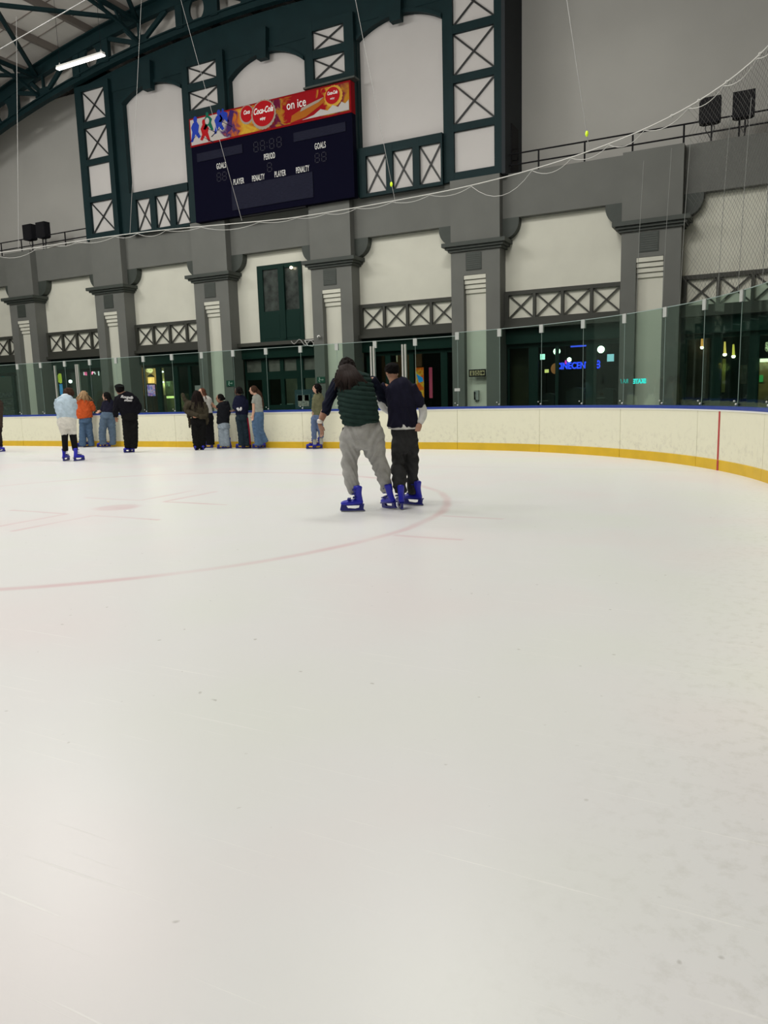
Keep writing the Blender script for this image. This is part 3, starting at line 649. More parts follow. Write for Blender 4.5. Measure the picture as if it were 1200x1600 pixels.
# bay 6
quad_thing('brown_partition', 'brown partition wall behind the glass at right', 'partition', 1073, 525, 1109, 625, 27.5, mat('brown_part', (.085, .055, .04), .7, nz=.2), .1)
for j, (x, y0, y1, c_, lab) in enumerate(((1097, 522, 543, (1, .42, .1), 'orange hanging tube lamp, leftmost of three'), (1132.5, 534, 554, (1, .65, .15), 'yellow hanging tube lamp, middle of three'), (1146, 538, 557, (.9, .7, .12), 'yellow hanging tube lamp, rightmost of three'))):
    t = thing('pendant_lamp', at(x, y1, 27.2), lab, 'lamp'); a = at(x, y1, 27.2); b_ = at(x, y0, 27.2)
    MB().tube([a, b_], [.045, .025], 8).build('tube', em('pend%d' % j, c_, 1.3), t); MB().ball(a, .06, .06, .05).build('bulb', em('bulb', (1, .85, .6), 12), t)
    MB().tube([b_, (b_.x, b_.y, 3.7)], .008, 5).build('cord', m_black, t)
lamp(1190, 570, 28, 26, (1, .85, .5), .2)
t = thing('shop_display', at(1192, 634, 29), 'yellow brown lit shop display at the right edge', 'display')
a = at(1184, 634, 29); b_ = at(1215, 562, 29)
MB().box(a.x, b_.x, 29, 29.1, 0, b_.z).build('back_panel', mat('shopy', (.22, .17, .07), .7, nz=.5, nscale=3), t)
MB().box(a.x, b_.x, 28.9, 29, b_.z-.06, b_.z+.05).build('light_strip', em('wst', (1, 1, .8), 1.6), t)
MB().box(at(1186, 600, 28.9).x, at(1192, 600, 28.9).x, 28.9, 28.95, at(1186, 597, 28.9).z, at(1186, 586, 28.9).z).build('green_sign', em('gsg', (.03, .3, .08), .6), t)
t = quad_thing('yellow_column', 'tall yellow green lit column under the hanging lamps', 'column', 1127, 560, 1134, 613, 28, mat('ycol', (.2, .2, .06), .6), .2); lamp(1130, 575, 27.6, 4, (1, .9, .3))
quad_thing('grey_poster', 'dim grey brown poster left of the last green post', 'poster', 1154, 570, 1167, 600, 27.4, mat('gpost', (.1, .08, .06), .6, nz=.5, nscale=4), .05)

# signs on pillars
for j, (x, y, Y_, lab) in enumerate(((360, 599, D-.03, 'small green exit sign with running figure right of the third pillar niche'), (501.5, 593.5, D-.03, 'small green exit sign with running figure above the woman in olive'))):
    a = at(x-6, y+5, Y_); b_ = at(x+6, y-5, Y_)
    t = thing('exit_sign', (a.x, Y_, a.z), lab, 'sign', 'green exit signs on pillars'); MB().box(a.x, b_.x, Y_, Y_+.03, a.z, b_.z).build('sign_plate', mat('exit_green', (.01, .08, .05), .5), t)
    xm = (a.x+b_.x)/2; zm = (a.z+b_.z)/2; mw = mat('exit_white', (.5, .62, .55), .5)
    MB().ball((xm-.06, Y_-.005, zm+.06), .025, .01, .025).bar((xm-.06, Y_-.005, zm+.03), (xm-.09, Y_-.005, zm-.05), .03, .01).bar((xm-.06, Y_-.005, zm+.02), (xm-.02, Y_-.005, zm), .02, .01).bar((xm-.08, Y_-.005, zm-.04), (xm-.04, Y_-.005, zm-.09), .02, .01).build('running_figure', mw, t)
    MB().bar((xm, Y_-.005, zm), (xm+.1, Y_-.005, zm), .025, .01).prism([(xm+.07, zm-.04), (xm+.12, zm), (xm+.07, zm+.04)], Y_-.01, Y_).build('arrow', mw, t)
a = at(732.5, 589, D-.03); b_ = at(759, 576.5, D-.03); Y_ = D-.03
t = thing('restroom_sign', (a.x, Y_, a.z), 'cream and black restroom sign with two figures and arrow on the pillar', 'sign')
MB().box(a.x, b_.x, Y_, Y_+.03, a.z, b_.z).build('sign_plate', m_black, t); cw = mat('sign_cream', (.42, .36, .2), .6); zm = (a.z+b_.z)/2; wd = b_.x-a.x
cells = [(a.x+.04+i*(wd-.06)/3, a.x+.02+(i+1)*(wd-.06)/3) for i in range(3)]
for q in cells: MB().box(q[0], q[1], Y_-.01, Y_, a.z+.04, b_.z-.04).build('pictogram_tile', cw, t)
x = (cells[0][0]+cells[0][1])/2; MB().ball((x, Y_-.015, zm+.055), .018, .006, .018).box(x-.022, x+.022, Y_-.02, Y_-.01, zm-.07, zm+.03).build('figure', m_black, t)
x = (cells[1][0]+cells[1][1])/2; MB().tube([(x+.05*math.cos(k*PI/6), Y_-.015, zm-.01+.05*math.sin(k*PI/6)) for k in range(13)], .009, 5).ball((x, Y_-.015, zm+.06), .016, .006, .016).build('figure', m_black, t)
x = (cells[2][0]+cells[2][1])/2; MB().box(x-.07, x+.02, Y_-.02, Y_-.01, zm-.012, zm+.012).prism([(x, zm-.06), (x+.075, zm), (x, zm+.06)], Y_-.02, Y_-.01).build('arrow', m_black, t)
c_ = at(745, 618, D+.2)
t = thing('wall_phone', (c_.x, c_.y, c_.z-.18), 'grey wall telephone in the niche under the restroom sign', 'telephone')
MB().box(c_.x-.08, c_.x+.08, D+.13, D+.235, c_.z-.16, c_.z+.18).build('case', mat('phone_case', (.35, .37, .35), .5), t)
MB().tube([(c_.x-.05, D+.11, c_.z+.13), (c_.x-.055, D+.1, c_.z), (c_.x-.05, D+.11, c_.z-.13)], [.03, .018, .03], 8).build('handset', m_black, t)
MB().tube([(c_.x, D+.12, c_.z-.15), (c_.x+.02, D+.11, c_.z-.23), (c_.x-.03, D+.11, c_.z-.2)], .012, 6).build('cord', m_black, t)
t = thing('security_camera', at(498, 526, D-.1), 'small white security camera on the fourth pillar', 'camera'); c_ = at(498, 526, D-.1)
MB().ball(c_, .07, .06, .06).build('dome', m_white, t); MB().box(c_.x-.03, c_.x+.03, c_.y, D, c_.z-.02, c_.z+.02).build('mount', m_white, t); MB().ball((c_.x+.03, c_.y-.05, c_.z-.01), .025, .02, .025).build('lens', m_black, t)

# ================================================================== RAILINGS AND SPEAKERS
def railing(x0, x1, posts, lab):
    t = thing('railing', ((x0+x1)/2, 25.3, 8.5), lab, 'railing')
    for z in (9.11, 8.77): MB().tube([(x0, 25.52, z), (x1, 25.52, z)], .025, 8).build('rail', m_black, t)
    for x in posts: MB().tube([(x, 25.52, 8.46), (x, 25.52, 9.12)], .028, 8).build('post', m_black, t)
railing(-8.0, 11, [-7.01, -5.53, -4.07, -2.6, -1.1, .4, 1.9, 3.4, 4.9, 6.4], 'black steel railing on the ledge at right')
railing(-40, -27.1, [-27.48, -28.93, -30.4, -31.87, -33.3, -34.8], 'black steel railing on the ledge at left')
m_spk = mat('speaker_black', (.012, .012, .015), .8, spec=.15, bump=.3, bscale=60)
for (xc, lab) in ((-1.89, 'black loudspeaker on right railing, left one of the pair'), (-1.0, 'black loudspeaker on right railing, right one of the pair'), (-31.15, 'black loudspeaker on left railing, left one of the pair'), (-30.25, 'black loudspeaker on left railing, right one of the pair')):
    y = 25.5
    t = thing('loudspeaker', (xc, y, 8.5), lab, 'loudspeaker', 'loudspeakers clamped on the railings')
    MB().prism([(xc-.29, 9.02), (xc-.2, 8.98), (xc+.2, 8.98), (xc+.29, 9.02), (xc+.29, 9.68), (xc-.29, 9.68)], y-.2, y+.12).build('cabinet', m_spk, t)
    MB().box(xc-.25, xc+.25, y-.215, y-.2, 9.05, 9.64).build('grille', m_black, t)
    MB().tube([(xc+.05, y, 9.0), (xc+.05, y, 8.47)], .025, 6).build('stand', m_black, t)
    for q in (0, 1): MB().tube([(xc-.1+q*.2, y, 9.0), (xc-.12+q*.25, y, 8.85), (xc-.03+q*.1, y, 8.7), (xc+.02+q*.05, y, 8.6)], .012, 5).build('cable', m_black, t)

# ================================================================== SCOREBOARD
sb = thing('scoreboard', (-17.1, 24.7, 8.35), 'large dark navy ice hockey scoreboard with red advertising banner on top', 'scoreboard')
SX0, SX1, SZ0, SZ1 = -20.75, -13.5, 8.4, 11.22; ZB = 12.27; YF = 24.86
MB().box(SX0, SX1, YF, D-.01, SZ0, SZ1).build('body', m_board, sb)
MB().box(-18.9, -15.2, YF-.03, YF, 8.62, 9.5).build('player_panel', mat('led_panel', (.014, .015, .03), .8, spec=.1, nz=.25, nscale=6, stretch=(1, 1, 8)), sb)
for a, b_ in ((-20.48, -18.28), (-15.95, -13.76)): MB().box(a, b_, YF-.03, YF, 10.64, 10.95).build('name_panel', mat('led_panel', (.02, .02, .05)), sb)
MB().box(-18.6, -15.6, YF+.05, YF+.2, 8.34, 8.41).build('underside_slot', m_black, sb)
m_let = mat('score_letter', (.8, .8, .77), .7)
for s_, x, z in (('GOALS', -19.33, 10.33), ('GOALS', -14.84, 10.33), ('PERIOD', -17.06, 10.32), ('PLAYER', -18.54, 9.64), ('PENALTY', -17.62, 9.64), ('PLAYER', -16.62, 9.64), ('PENALTY', -15.63, 9.64)):
    text(s_, 'lettering', .3, (x, YF-.012, z), m_let, sb, sx=.45 if len(s_) < 7 else .42, bold=.001, gap=1.14)
m_seg = mat('unlit_segment', (.035, .035, .05), .8, spec=.1)
def digits(x, z, w_, h_):
    m = MB(); t_ = .03
    for zz in (z-h_/2, z, z+h_/2): m.box(x-w_/2+t_, x+w_/2-t_, YF-.02, YF-.005, zz-t_/2, zz+t_/2)
    for xx in (x-w_/2, x+w_/2):
        for z0 in (z-h_/2, z): m.box(xx-t_/2, xx+t_/2, YF-.02, YF-.005, z0+t_*.8, z0+h_/2-t_*.8)
    m.build('digit', m_seg, sb)
for x in (-17.65, -17.35, -16.93, -16.6): digits(x, 10.75, .19, .34)
MB().box(-17.16, -17.13, YF-.02, YF, 10.8, 10.84).box(-17.16, -17.13, YF-.02, YF, 10.66, 10.7).build('colon', m_seg, sb)
digits(-17.08, 9.94, .19, .3)
for x in (-19.47, -19.2, -14.98, -14.7): digits(x, 9.94, .18, .3)
# banner
bn = MB().box(SX0, SX1, YF-.04, D-.01, SZ1, ZB).build('banner', mat('banner_red', (.26, .008, .012), .8, spec=.05), sb)
def art_mat():
    m = bpy.data.materials.new('banner_print'); m.use_nodes = True; nt = m.node_tree; b__ = nt.nodes['Principled BSDF']; b__.inputs['Roughness'].default_value = .8; b__.inputs['Specular IOR Level'].default_value = .05
    tc = nt.nodes.new('ShaderNodeTexCoord'); sp = nt.nodes.new('ShaderNodeSeparateXYZ'); nt.links.new(tc.outputs['Object'], sp.inputs[0])
    nn = nt.nodes.new('ShaderNodeTexNoise'); nn.inputs['Scale'].default_value = 2.2; nn.inputs['Detail'].default_value = 3; nn.inputs['Distortion'].default_value = 1.2; nt.links.new(tc.outputs['Object'], nn.inputs['Vector'])
    ad = nt.nodes.new('ShaderNodeMath'); ad.operation = 'MULTIPLY_ADD'; nt.links.new(nn.outputs[0], ad.inputs[0]); ad.inputs[1].default_value = 1.9; nt.links.new(sp.outputs[0], ad.inputs[2])
    mr = nt.nodes.new('ShaderNodeMapRange'); nt.links.new(ad.outputs[0], mr.inputs[0]); mr.inputs['From Min'].default_value = SX0+.95; mr.inputs['From Max'].default_value = SX1+.95
    cr = nt.nodes.new('ShaderNodeValToRGB'); nt.links.new(mr.outputs[0], cr.inputs[0]); e = cr.color_ramp.elements
    st = [(0, (.5, .47, .45)), (.22, (.5, .46, .42)), (.27, (.05, .02, .12)), (.31, (.5, .12, .02)), (.38, (.6, .38, .04)), (.47, (.4, .05, .01)), (.54, (.12, .01, .03)), (.57, (.14, .012, .05)), (.6, (.42, .2, .02)), (.63, (.3, .01, .015)), (.85, (.32, .01, .015)), (.89, (.55, .3, .03)), (.94, (.18, .01, .04)), (1, (.45, .2, .02))]
    e[0].position, e[0].color = 0, (*st[0][1], 1); e[1].position, e[1].color = 1, (*st[-1][1], 1)
    for p, c_ in st[1:-1]: q = e.new(p); q.color = (*c_, 1)
    nt.links.new(cr.outputs[0], b__.inputs['Base Color']); return m
MB().box(SX0+.06, SX1-.06, YF-.05, YF-.04, SZ1+.06, ZB-.06).build('banner_print', art_mat(), sb)
BW = SX1-SX0; BH = ZB-SZ1
def bp(u, v, y=YF-.055): return (SX0+u*BW, y, SZ1+v*BH)
def disc(u, v, rx, rz, m, name, y, n=20, jag=0):
    c_ = bp(u, v); pts_ = []
    for k in range(n):
        r_ = 1 + (jag if k % 2 else 0); pts_.append((c_[0]+rx*r_*math.cos(2*PI*k/n), c_[2]+rz*r_*math.sin(2*PI*k/n)))
    MB().prism(pts_, y-.006, y).build(name, m, sb)
m_red = mat('print_red', (.42, .01, .015), .4, spec=.05); m_rim = mat('print_rim', (.36, .3, .24), .6, spec=.05)
m_blue = mat('print_blue', (.02, .05, .4), .4, spec=.05); m_gr = mat('print_green', (.01, .13, .08), .4, spec=.05); m_pw = mat('print_white', (.5, .48, .46), .6, spec=.05); m_amb = mat('print_amber', (.4, .12, .015), .4, spec=.05); m_bk = mat('print_black', (.01, .01, .03), .4, spec=.05)
m_wt = mat('print_lettering', (.85, .84, .82), .4)
def blob2d(u, v, pts_, m, y, name='print_shape'):
    c_ = bp(u, v); MB().prism([(c_[0]+a*BW, c_[2]+b__*BH) for a, b__ in pts_], y-.005, y).build(name, m, sb)
Yp = YF-.052
# hockey players as loose brush shapes
def player(u, v, m, k=1, flip=1):
    f = flip
    blob2d(u, v, [(-.012*f, .22*k), (.012*f, .26*k), (.028*f, .12*k), (.02*f, -.05*k), (.035*f, -.2*k), (.02*f, -.24*k), (0, -.1*k), (-.02*f, -.3*k), (-.034*f, -.3*k), (-.02*f, -.02*k), (-.028*f, .1*k)][::(-1 if f > 0 else 1)], m, Yp)
    c_ = bp(u+.004*f, v+.3*k); MB().ball((c_[0], Yp-.004, c_[2]), .075*k, .004, .1*k).build('print_shape', m, sb)
    blob2d(u, v, [(.03*f, -.1), (.034*f, -.08), (-.05*f, -.42), (-.055*f, -.4)][::(-1 if f > 0 else 1)], m_bk, Yp-.006)
player(.04, .55, m_blue, 1.25); player(.13, .72, m_gr, .95, -1); player(.105, .42, m_red, 1.15, -1); player(.2, .62, m_blue, 1.15); player(.235, .8, m_blue, .7, -1)
disc(.125, .78, .1, .12, m_pw, 'print_shape', Yp-.008)
blob2d(.25, .6, [(0, -.4), (.03, -.3), (.05, .3), (.03, .38), (.01, .1)], mat('print_violet', (.05, .02, .12), .4, spec=.05), Yp)
disc(.385, .68, .32, .33, m_rim, 'cap_rim', Yp, 40, .05); disc(.385, .7, .28, .29, m_red, 'bottle_cap', Yp-.007)
disc(.49, .55, .54, .5, m_rim, 'cap_rim', Yp-.014, 48, .05); disc(.49, .58, .49, .44, m_red, 'bottle_cap', Yp-.022, 32)
disc(.905, .62, .36, .34, mat('print_yellow', (.6, .35, .05), .4, spec=.05), 'cap_rim', Yp, 40, .06); disc(.9, .64, .3, .28, m_red, 'bottle_cap', Yp-.01)
c_ = bp(.49, .68); text('Coca-Cola', 'lettering', .3, (c_[0], Yp-.035, c_[2]), m_wt, sb, shear=.35, sx=.68, bold=.007)
c_ = bp(.485, .42); text('enjoy', 'lettering', .14, (c_[0], Yp-.035, c_[2]), m_wt, sb, shear=.1, sx=.8, bold=.004)
c_ = bp(.385, .75); text('Coca', 'lettering', .2, (c_[0], Yp-.018, c_[2]), m_wt, sb, shear=.35, sx=.7, bold=.006)
c_ = bp(.9, .72); text('Coca-Cola', 'lettering', .16, (c_[0], Yp-.022, c_[2]), m_wt, sb, shear=.35, sx=.6, bold=.004)
c_ = bp(.9, .55); text('enjoy', 'lettering', .1, (c_[0], Yp-.022, c_[2]), m_wt, sb, sx=.8)
c_ = bp(.69, .64); text('on ice', 'lettering', .43, (c_[0], Yp-.012, c_[2]), m_wt, sb, sx=.8, bold=.002)
blob2d(.76, .42, [(-.11, -.34), (-.02, -.26), (.04, -.08), (.1, .1), (.105, .22), (.09, .24), (.03, .12), (-.03, .04), (-.1, -.12)], m_amb, Yp)
blob2d(.76, .42, [(-.05, -.06), (.0, .02), (.06, .12), (.09, .24), (.03, .16), (-.04, .06)], m_rim, Yp-.006)
blob2d(.88, .1, [(-.16, -.02), (.11, -.02), (.11, .3), (.09, .2), (.07, .28), (.05, .14), (.02, .24), (-.01, .1), (-.05, .2), (-.09, .06)], m_pw, Yp-.012)
MB().box(-15.4, -13.3, 24.75, D-.01, 12.3, 12.36).build('top_ledge', m_dgrey, sb)

# ================================================================== RINK BARRIER: BOARDS, KICK PLATE, CAP RAIL, GLASS
HB = 1.02
rb = thing('rink_barrier', (CX, RY+RC, 0), 'white rink boards with yellow kick plate, blue cap rail and clear glass panels', 'rink boards')
m_bd = bpy.data.materials.new('rink_board'); m_bd.use_nodes = True
def board_mat(m):
    nt = m.node_tree; N = nt.nodes; Lk = nt.links; b__ = N['Principled BSDF']; tc = N.new('ShaderNodeTexCoord'); b__.inputs['Roughness'].default_value = .45
    sp = N.new('ShaderNodeSeparateXYZ'); Lk.new(tc.outputs['Object'], sp.inputs[0])
    n1 = N.new('ShaderNodeTexNoise'); n1.inputs['Scale'].default_value = 9; n1.inputs['Detail'].default_value = 6; n1.inputs['Roughness'].default_value = .7; Lk.new(tc.outputs['Object'], n1.inputs['Vector'])
    r1 = N.new('ShaderNodeMapRange'); Lk.new(n1.outputs[0], r1.inputs[0]); r1.inputs['From Min'].default_value = .5; r1.inputs['From Max'].default_value = .7
    r2 = N.new('ShaderNodeMapRange'); Lk.new(sp.outputs[2], r2.inputs[0]); r2.inputs['From Min'].default_value = .75; r2.inputs['From Max'].default_value = .25; r2.inputs['To Min'].default_value = .08; r2.inputs['To Max'].default_value = .55
    mu = N.new('ShaderNodeMath'); mu.operation = 'MULTIPLY'; Lk.new(r1.outputs[0], mu.inputs[0]); Lk.new(r2.outputs[0], mu.inputs[1])
    mx = N.new('ShaderNodeMix'); mx.data_type = 'RGBA'; Lk.new(mu.outputs[0], mx.inputs[0]); mx.inputs[6].default_value = (.77, .755, .59, 1); mx.inputs[7].default_value = (.5, .47, .38, 1)
    Lk.new(mx.outputs[2], b__.inputs['Base Color'])
board_mat(m_bd)
m_kick = mat('yellow_kick', (.66, .42, .012), .45, nz=.08, nscale=3); m_cap = mat('blue_cap', (.015, .045, .28), .4); m_capw = mat('cap_white', (.8, .8, .78), .4)
m_gl = glass('rink_glass', (.77, .86, .82), .13, .03); m_edge = mat('glass_edge', (.3, .38, .36), .3)
m_clamp = mat('clear_clamp', (.42, .44, .42), .4)
def sweep(s0, s1, prof, step=.29):   # prof: (offset outward, z) closed polygon
    n = max(1, int(round((s1-s0)/step))) if s1 > .01 and s0 < RC*PI/2 else 1
    if s0 < S0: n = max(n, 4)
    m = MB(); rows = []
    for i in range(n+1):
        x, y, a = pathL(s0+(s1-s0)*i/n); rows.append([(x+o*math.sin(a), y+o*math.cos(a), z) for o, z in prof])
    k = len(prof); m.v = [p for r_ in rows for p in r_]
    for i in range(n):
        for j in range(k): j2 = (j+1) % k; m.f.append((i*k+j, i*k+j2, (i+1)*k+j2, (i+1)*k+j))
    m.f += [tuple(range(k)), tuple(range(n*k, n*k+k))]
    return m
SP = 1.14; s = .75 - SP*26
seams = []
while s < 19: seams.append(s); s += SP
for i in range(len(seams)-1):
    a, b_ = seams[i]+.004, seams[i+1]-.004
    if b_ < -28: pass
    if i % 2 == 0 and i+2 < len(seams):
        b2_ = seams[i+2]-.004
        sweep(a, b2_, [(0, .16), (.1, .16), (.1, HB-.045), (0, HB-.045)]).build('board_panel', m_bd, rb)
        sweep(a, b2_, [(-.012, 0), (.1, 0), (.1, .16), (0, .175), (-.012, .17)]).build('kick_plate', m_kick, rb)
        sweep(a-.004, b2_+.004, [(-.012, HB-.045), (.13, HB-.045), (.13, HB-.02), (-.012, HB-.02)]).build('cap_edge', m_capw, rb)
        sweep(a-.004, b2_+.004, [(-.015, HB-.02), (.15, HB-.02), (.15, HB+.035), (-.015, HB+.035)]).build('cap_rail', m_cap, rb)
    mid = (a+b_)/2
    top = 2.76 if b_ < 1 else 2.84
    g = sweep(a+.004, b_-.004, [(.06, HB+.03), (.072, HB+.03), (.072, top), (.06, top)]).build('glass_panel', m_gl, rb)
    e_ = sweep(a+.004, b_-.004, [(.058, top-.004), (.074, top-.004), (.074, top+.008), (.058, top+.008)]).build('top_edge', m_edge); sub(e_, g)
    x, y, an = pathL(a-.004); U = Vector((math.cos(an), -math.sin(an), 0)); O = Vector((math.sin(an), math.cos(an), 0)); c_ = Vector((x, y, 0))
    cl = MB(); cc = c_+O*.066; z = top-.08
    vs = [cc+U*su*.05+O*so*.025+Vector((0, 0, z+sz*.09)) for su, so, sz in ((-1, -1, -1), (1, -1, -1), (1, 1, -1), (-1, 1, -1), (-1, -1, 1), (1, -1, 1), (1, 1, 1), (-1, 1, 1))]
    cl.add(vs, [(0, 3, 2, 1), (4, 5, 6, 7), (0, 1, 5, 4), (1, 2, 6, 5), (2, 3, 7, 6), (3, 0, 4, 7)])
    sub(cl.build('clamp', m_clamp, None), g)
    bb = c_+O*.04
    bo = MB(); bo.ball((bb.x, bb.y, HB+.07), .022, .022, .022, 8, 5).ball((bb.x-U.x*.07, bb.y-U.y*.07, HB+.12), .016, .016, .016, 8, 5); sub(bo.build('bolt', m_alu, None, True), g)
    ed = MB(); ed.tube([(cc.x, cc.y, HB+.03), (cc.x, cc.y, top-.1)], .005, 4); sub(ed.build('pane_joint', m_edge, None), g)
# gate posts
for px, lab in ((88, 0), (122.5, 1), (583.5, 0), (632.5, 1)):
    for dx in ((0,) if px == 88 else (-.04, .04)):
        c_ = at(px, 600, RY+RC+.06); MB().box(c_.x+dx-.02, c_.x+dx+.02, RY+RC+.03, RY+RC+.1, HB, 2.64).build('gate_post', m_alu, rb)
# red goal line stripe
ms = mat('red_stripe', (.42, .03, .03), .5)
sweep(8.26, 8.31, [(-.006, .16), (.0, .16), (.0, HB-.02), (-.006, HB-.02)]).build('goal_line_stripe', ms, rb)
sweep(8.28, 8.34, [(-.018, .0), (-.012, .0), (-.012, .17), (-.018, .17)]).build('goal_line_stripe', ms, rb)
x, y, an = path(5.5)
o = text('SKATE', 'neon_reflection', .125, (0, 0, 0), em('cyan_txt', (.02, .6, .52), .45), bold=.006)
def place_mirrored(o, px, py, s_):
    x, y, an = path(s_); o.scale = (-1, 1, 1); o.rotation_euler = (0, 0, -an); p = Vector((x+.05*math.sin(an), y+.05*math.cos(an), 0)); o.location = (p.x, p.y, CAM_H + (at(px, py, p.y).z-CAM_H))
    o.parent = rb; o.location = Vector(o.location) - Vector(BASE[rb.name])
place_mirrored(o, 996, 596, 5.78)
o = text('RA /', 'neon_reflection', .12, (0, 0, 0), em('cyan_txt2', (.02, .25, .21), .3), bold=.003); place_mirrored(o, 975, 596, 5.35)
# small white label on the glass left of the niche
x, y, an = path(.7); c_ = at(715, 609, 17.5); MB().box(c_.x-.07, c_.x+.07, 17.47, 17.48, c_.z-.035, c_.z+.035).build('glass_label', m_clamp, rb)

# ================================================================== SAFETY NET, ROPES AND CABLES
def ropez(s): return 6.12 + .05*math.sin(s*.5) + (.35 if s < -13 else 0)*0 + max(0, (-s-4)*.03)
rp = thing('net_rope', (RX, RY+RC, 6.1), 'white rope line strung above the glass, looped cord laced below it', 'rope')
R_ = MB(); R_.tube([(path(k*.4-24)[0], path(k*.4-24)[1], ropez(k*.4-24)) for k in range(0, 105)], .012, 6); R_.build('rope', m_rope, rp, True)
lac = []; s_ = -22.0; lens = [1.3, .9, 1.1, 1.7, 1.2, 2.2, .8, 1.0, 1.6, .9, 1.1, 1.3, 2.0, 1.2, .9, .9, 1.0, 1.0, 1.1, 1.6, 1.05, 1.0, .95, 1.2, 1, 1, 1]
for i, L_ in enumerate(lens):
    dip = (.05, .1, .06, .16, .08, .2, .04, .07, .1, .08, .12, .06, .13, .05, .05, .07, .06, .08, .1, .36, .16, .12, .14, .12, .1, .1, .1)[i]
    for k in range(8):
        q = k/8; ss = s_+L_*q; x, y, a = path(ss); lac.append((x, y, ropez(ss)-.02-dip*4*q*(1-q)))
    s_ += L_
    if s_ > 16: break
R_ = MB(); R_.tube(lac, .006, 5); R_.build('lacing_cord', m_rope, rp, True)
for k, ss in enumerate((6.55, 7.3, 8.1, 9.1)):
    x, y, a = path(ss); MB().ball((x, y, ropez(ss)), .03, .03, .03, 6, 4).build('knot', m_rope, rp)
def cable(p, q, lab, r_=.0055, m=None, ball=None):
    t = thing('cable', p, lab, 'cable'); MB().tube([p, q], r_, 5).build('wire', m_crope, t)
    if ball: MB().ball(ball, .035, .035, .06, 8, 5).build('tag', em('lime', (.55, .75, .02), .25), t)
    return t
cable(at(378, 345, 17.55), at(282, -2, 17.9) + (at(282, -2, 17.9)-at(378, 345, 17.55))*.25, 'thin white cable crossing the left end of the scoreboard', m=m_rope)
cable(at(203, 366, 17.55), at(221, -2, 17.9) + (at(221, -2, 17.9)-at(203, 366, 17.55))*.22, 'thin white cable crossing the arched panel left of the scoreboard', m=m_rope)
cable(at(618, 318, 17.55), at(555, -2, 17.9) + (at(555, -2, 17.9)-at(618, 318, 17.55))*.35, 'thin white cable crossing the arched panel right of the scoreboard', ball=at(611.5, 288, 17.58))
cable(at(920, 231, 16.43), at(905, 130, 16.5)+(at(905, 130, 16.5)-at(920, 231, 16.43))*2.6, 'thin cable with lime tag over the right grey wall', r_=.007, ball=at(917, 209, 16.44))
cable(at(29, 388, 17.55), at(26, 75, 18) + (at(26, 75, 18)-at(29, 388, 17.55))*.15, 'faint white vertical cable near the left edge', r_=.008, m=m_rope)
cable(at(-30, 94, 15), at(134, 0, 15)+(at(134, 0, 15)-at(-30, 94, 15))*.4, 'white rope slanting across the top left corner under the roof', r_=.012, m=m_rope)
for px, y0, y1 in ((96, 10, 106), (153, -2, 85)): pass
# net: two families of slanting cords, hung on the rope over the glass
net = MB(); pitch = .075; zt = 6.1; zb = 2.84
def netp(s_, z): 
    x, y, a = path(s_); o_ = .05+.025*math.sin(s_*7)*(1-(z-zb)/(zt-zb)*.6); return (x+o_*math.sin(a), y+o_*math.cos(a), z)
def cord(p0, p1, r_=.0021):
    p0 = Vector(p0); p1 = Vector(p1); t_ = (p1-p0).normalized(); u_ = t_.cross(Vector((0, 1, 0))).normalized(); v_ = t_.cross(u_)
    vs = [p+(u_*math.cos(a)+v_*math.sin(a))*r_ for p in (p0, p1) for a in (0, 2*PI/3, 4*PI/3)]; net.add(vs, [(0, 1, 4, 3), (1, 2, 5, 4), (2, 0, 3, 5)])
sa, sb_ = 6.9, 14.0; Hn = zt-zb; nseg = 7
k = sa-Hn
while k < sb_:
    for d_ in (1, -1):
        prev = None
        for j in range(nseg+1):
            z = zb+Hn*j/nseg; ss = (k+Hn*j/nseg) if d_ > 0 else (k+Hn-Hn*j/nseg)
            p_ = netp(ss, z) if sa <= ss <= sb_ else None
            if prev and p_: cord(prev, p_)
            prev = p_
    k += pitch*1.414
no = net.build('safety_net', mat('net_cord', (.05, .05, .045), .8)); tag(no, 'fine dark safety net hanging from the rope above the curved glass', 'net', kind='stuff')
nf = thing('net_folds', netp(7, zb), 'pale hanging cords of the safety net at right', 'cord')
for ss in (5.6, 6.35, 6.9, 8.0, 8.65, 9.4):
    p_ = path(ss); MB().tube([netp(ss, zb), netp(ss+.05, 4.2), netp(ss+.14, 5.6)], .0045, 4).build('cord', mat('pale_cord', (.24, .25, .235), .8), nf)

# ================================================================== HANGING FLUORESCENT FIXTURE
a = at(90, 107, 22); b_ = at(162, 87, 22); zL = (a.z+b_.z)/2
t = thing('fluorescent_light', ((a.x+b_.x)/2, 22, zL), 'lit white fluorescent batten hanging under the roof at top left', 'lamp')
MB().box(a.x, b_.x, 21.93, 22.07, zL+.02, zL+.1).build('housing', m_white, t)
for y in (21.96, 22.04): MB().tube([(a.x+.03, y, zL), (b_.x-.03, y, zL)], .025, 8).build('tube', em('tube', (1, .96, .9), 9), t)
MB().prism([(a.x, zL-.02), (b_.x, zL-.02), (b_.x, zL+.02), (a.x, zL+.02)], 21.92, 22.08).build('diffuser', em('diff', (1, .95, .9), 5), t)
for q in (a, b_):
    x = q.x+(.12 if q is a else -.12); MB().tube([(x, 22, zL+.1), (x, 22, arc_z(x, RR))], .008, 4).build('suspension_wire', m_black, t); MB().tube([(x-.05, 22, zL+.1), (x, 22, zL+.2), (x+.05, 22, zL+.1)], .012, 5).build('hook', m_white, t)
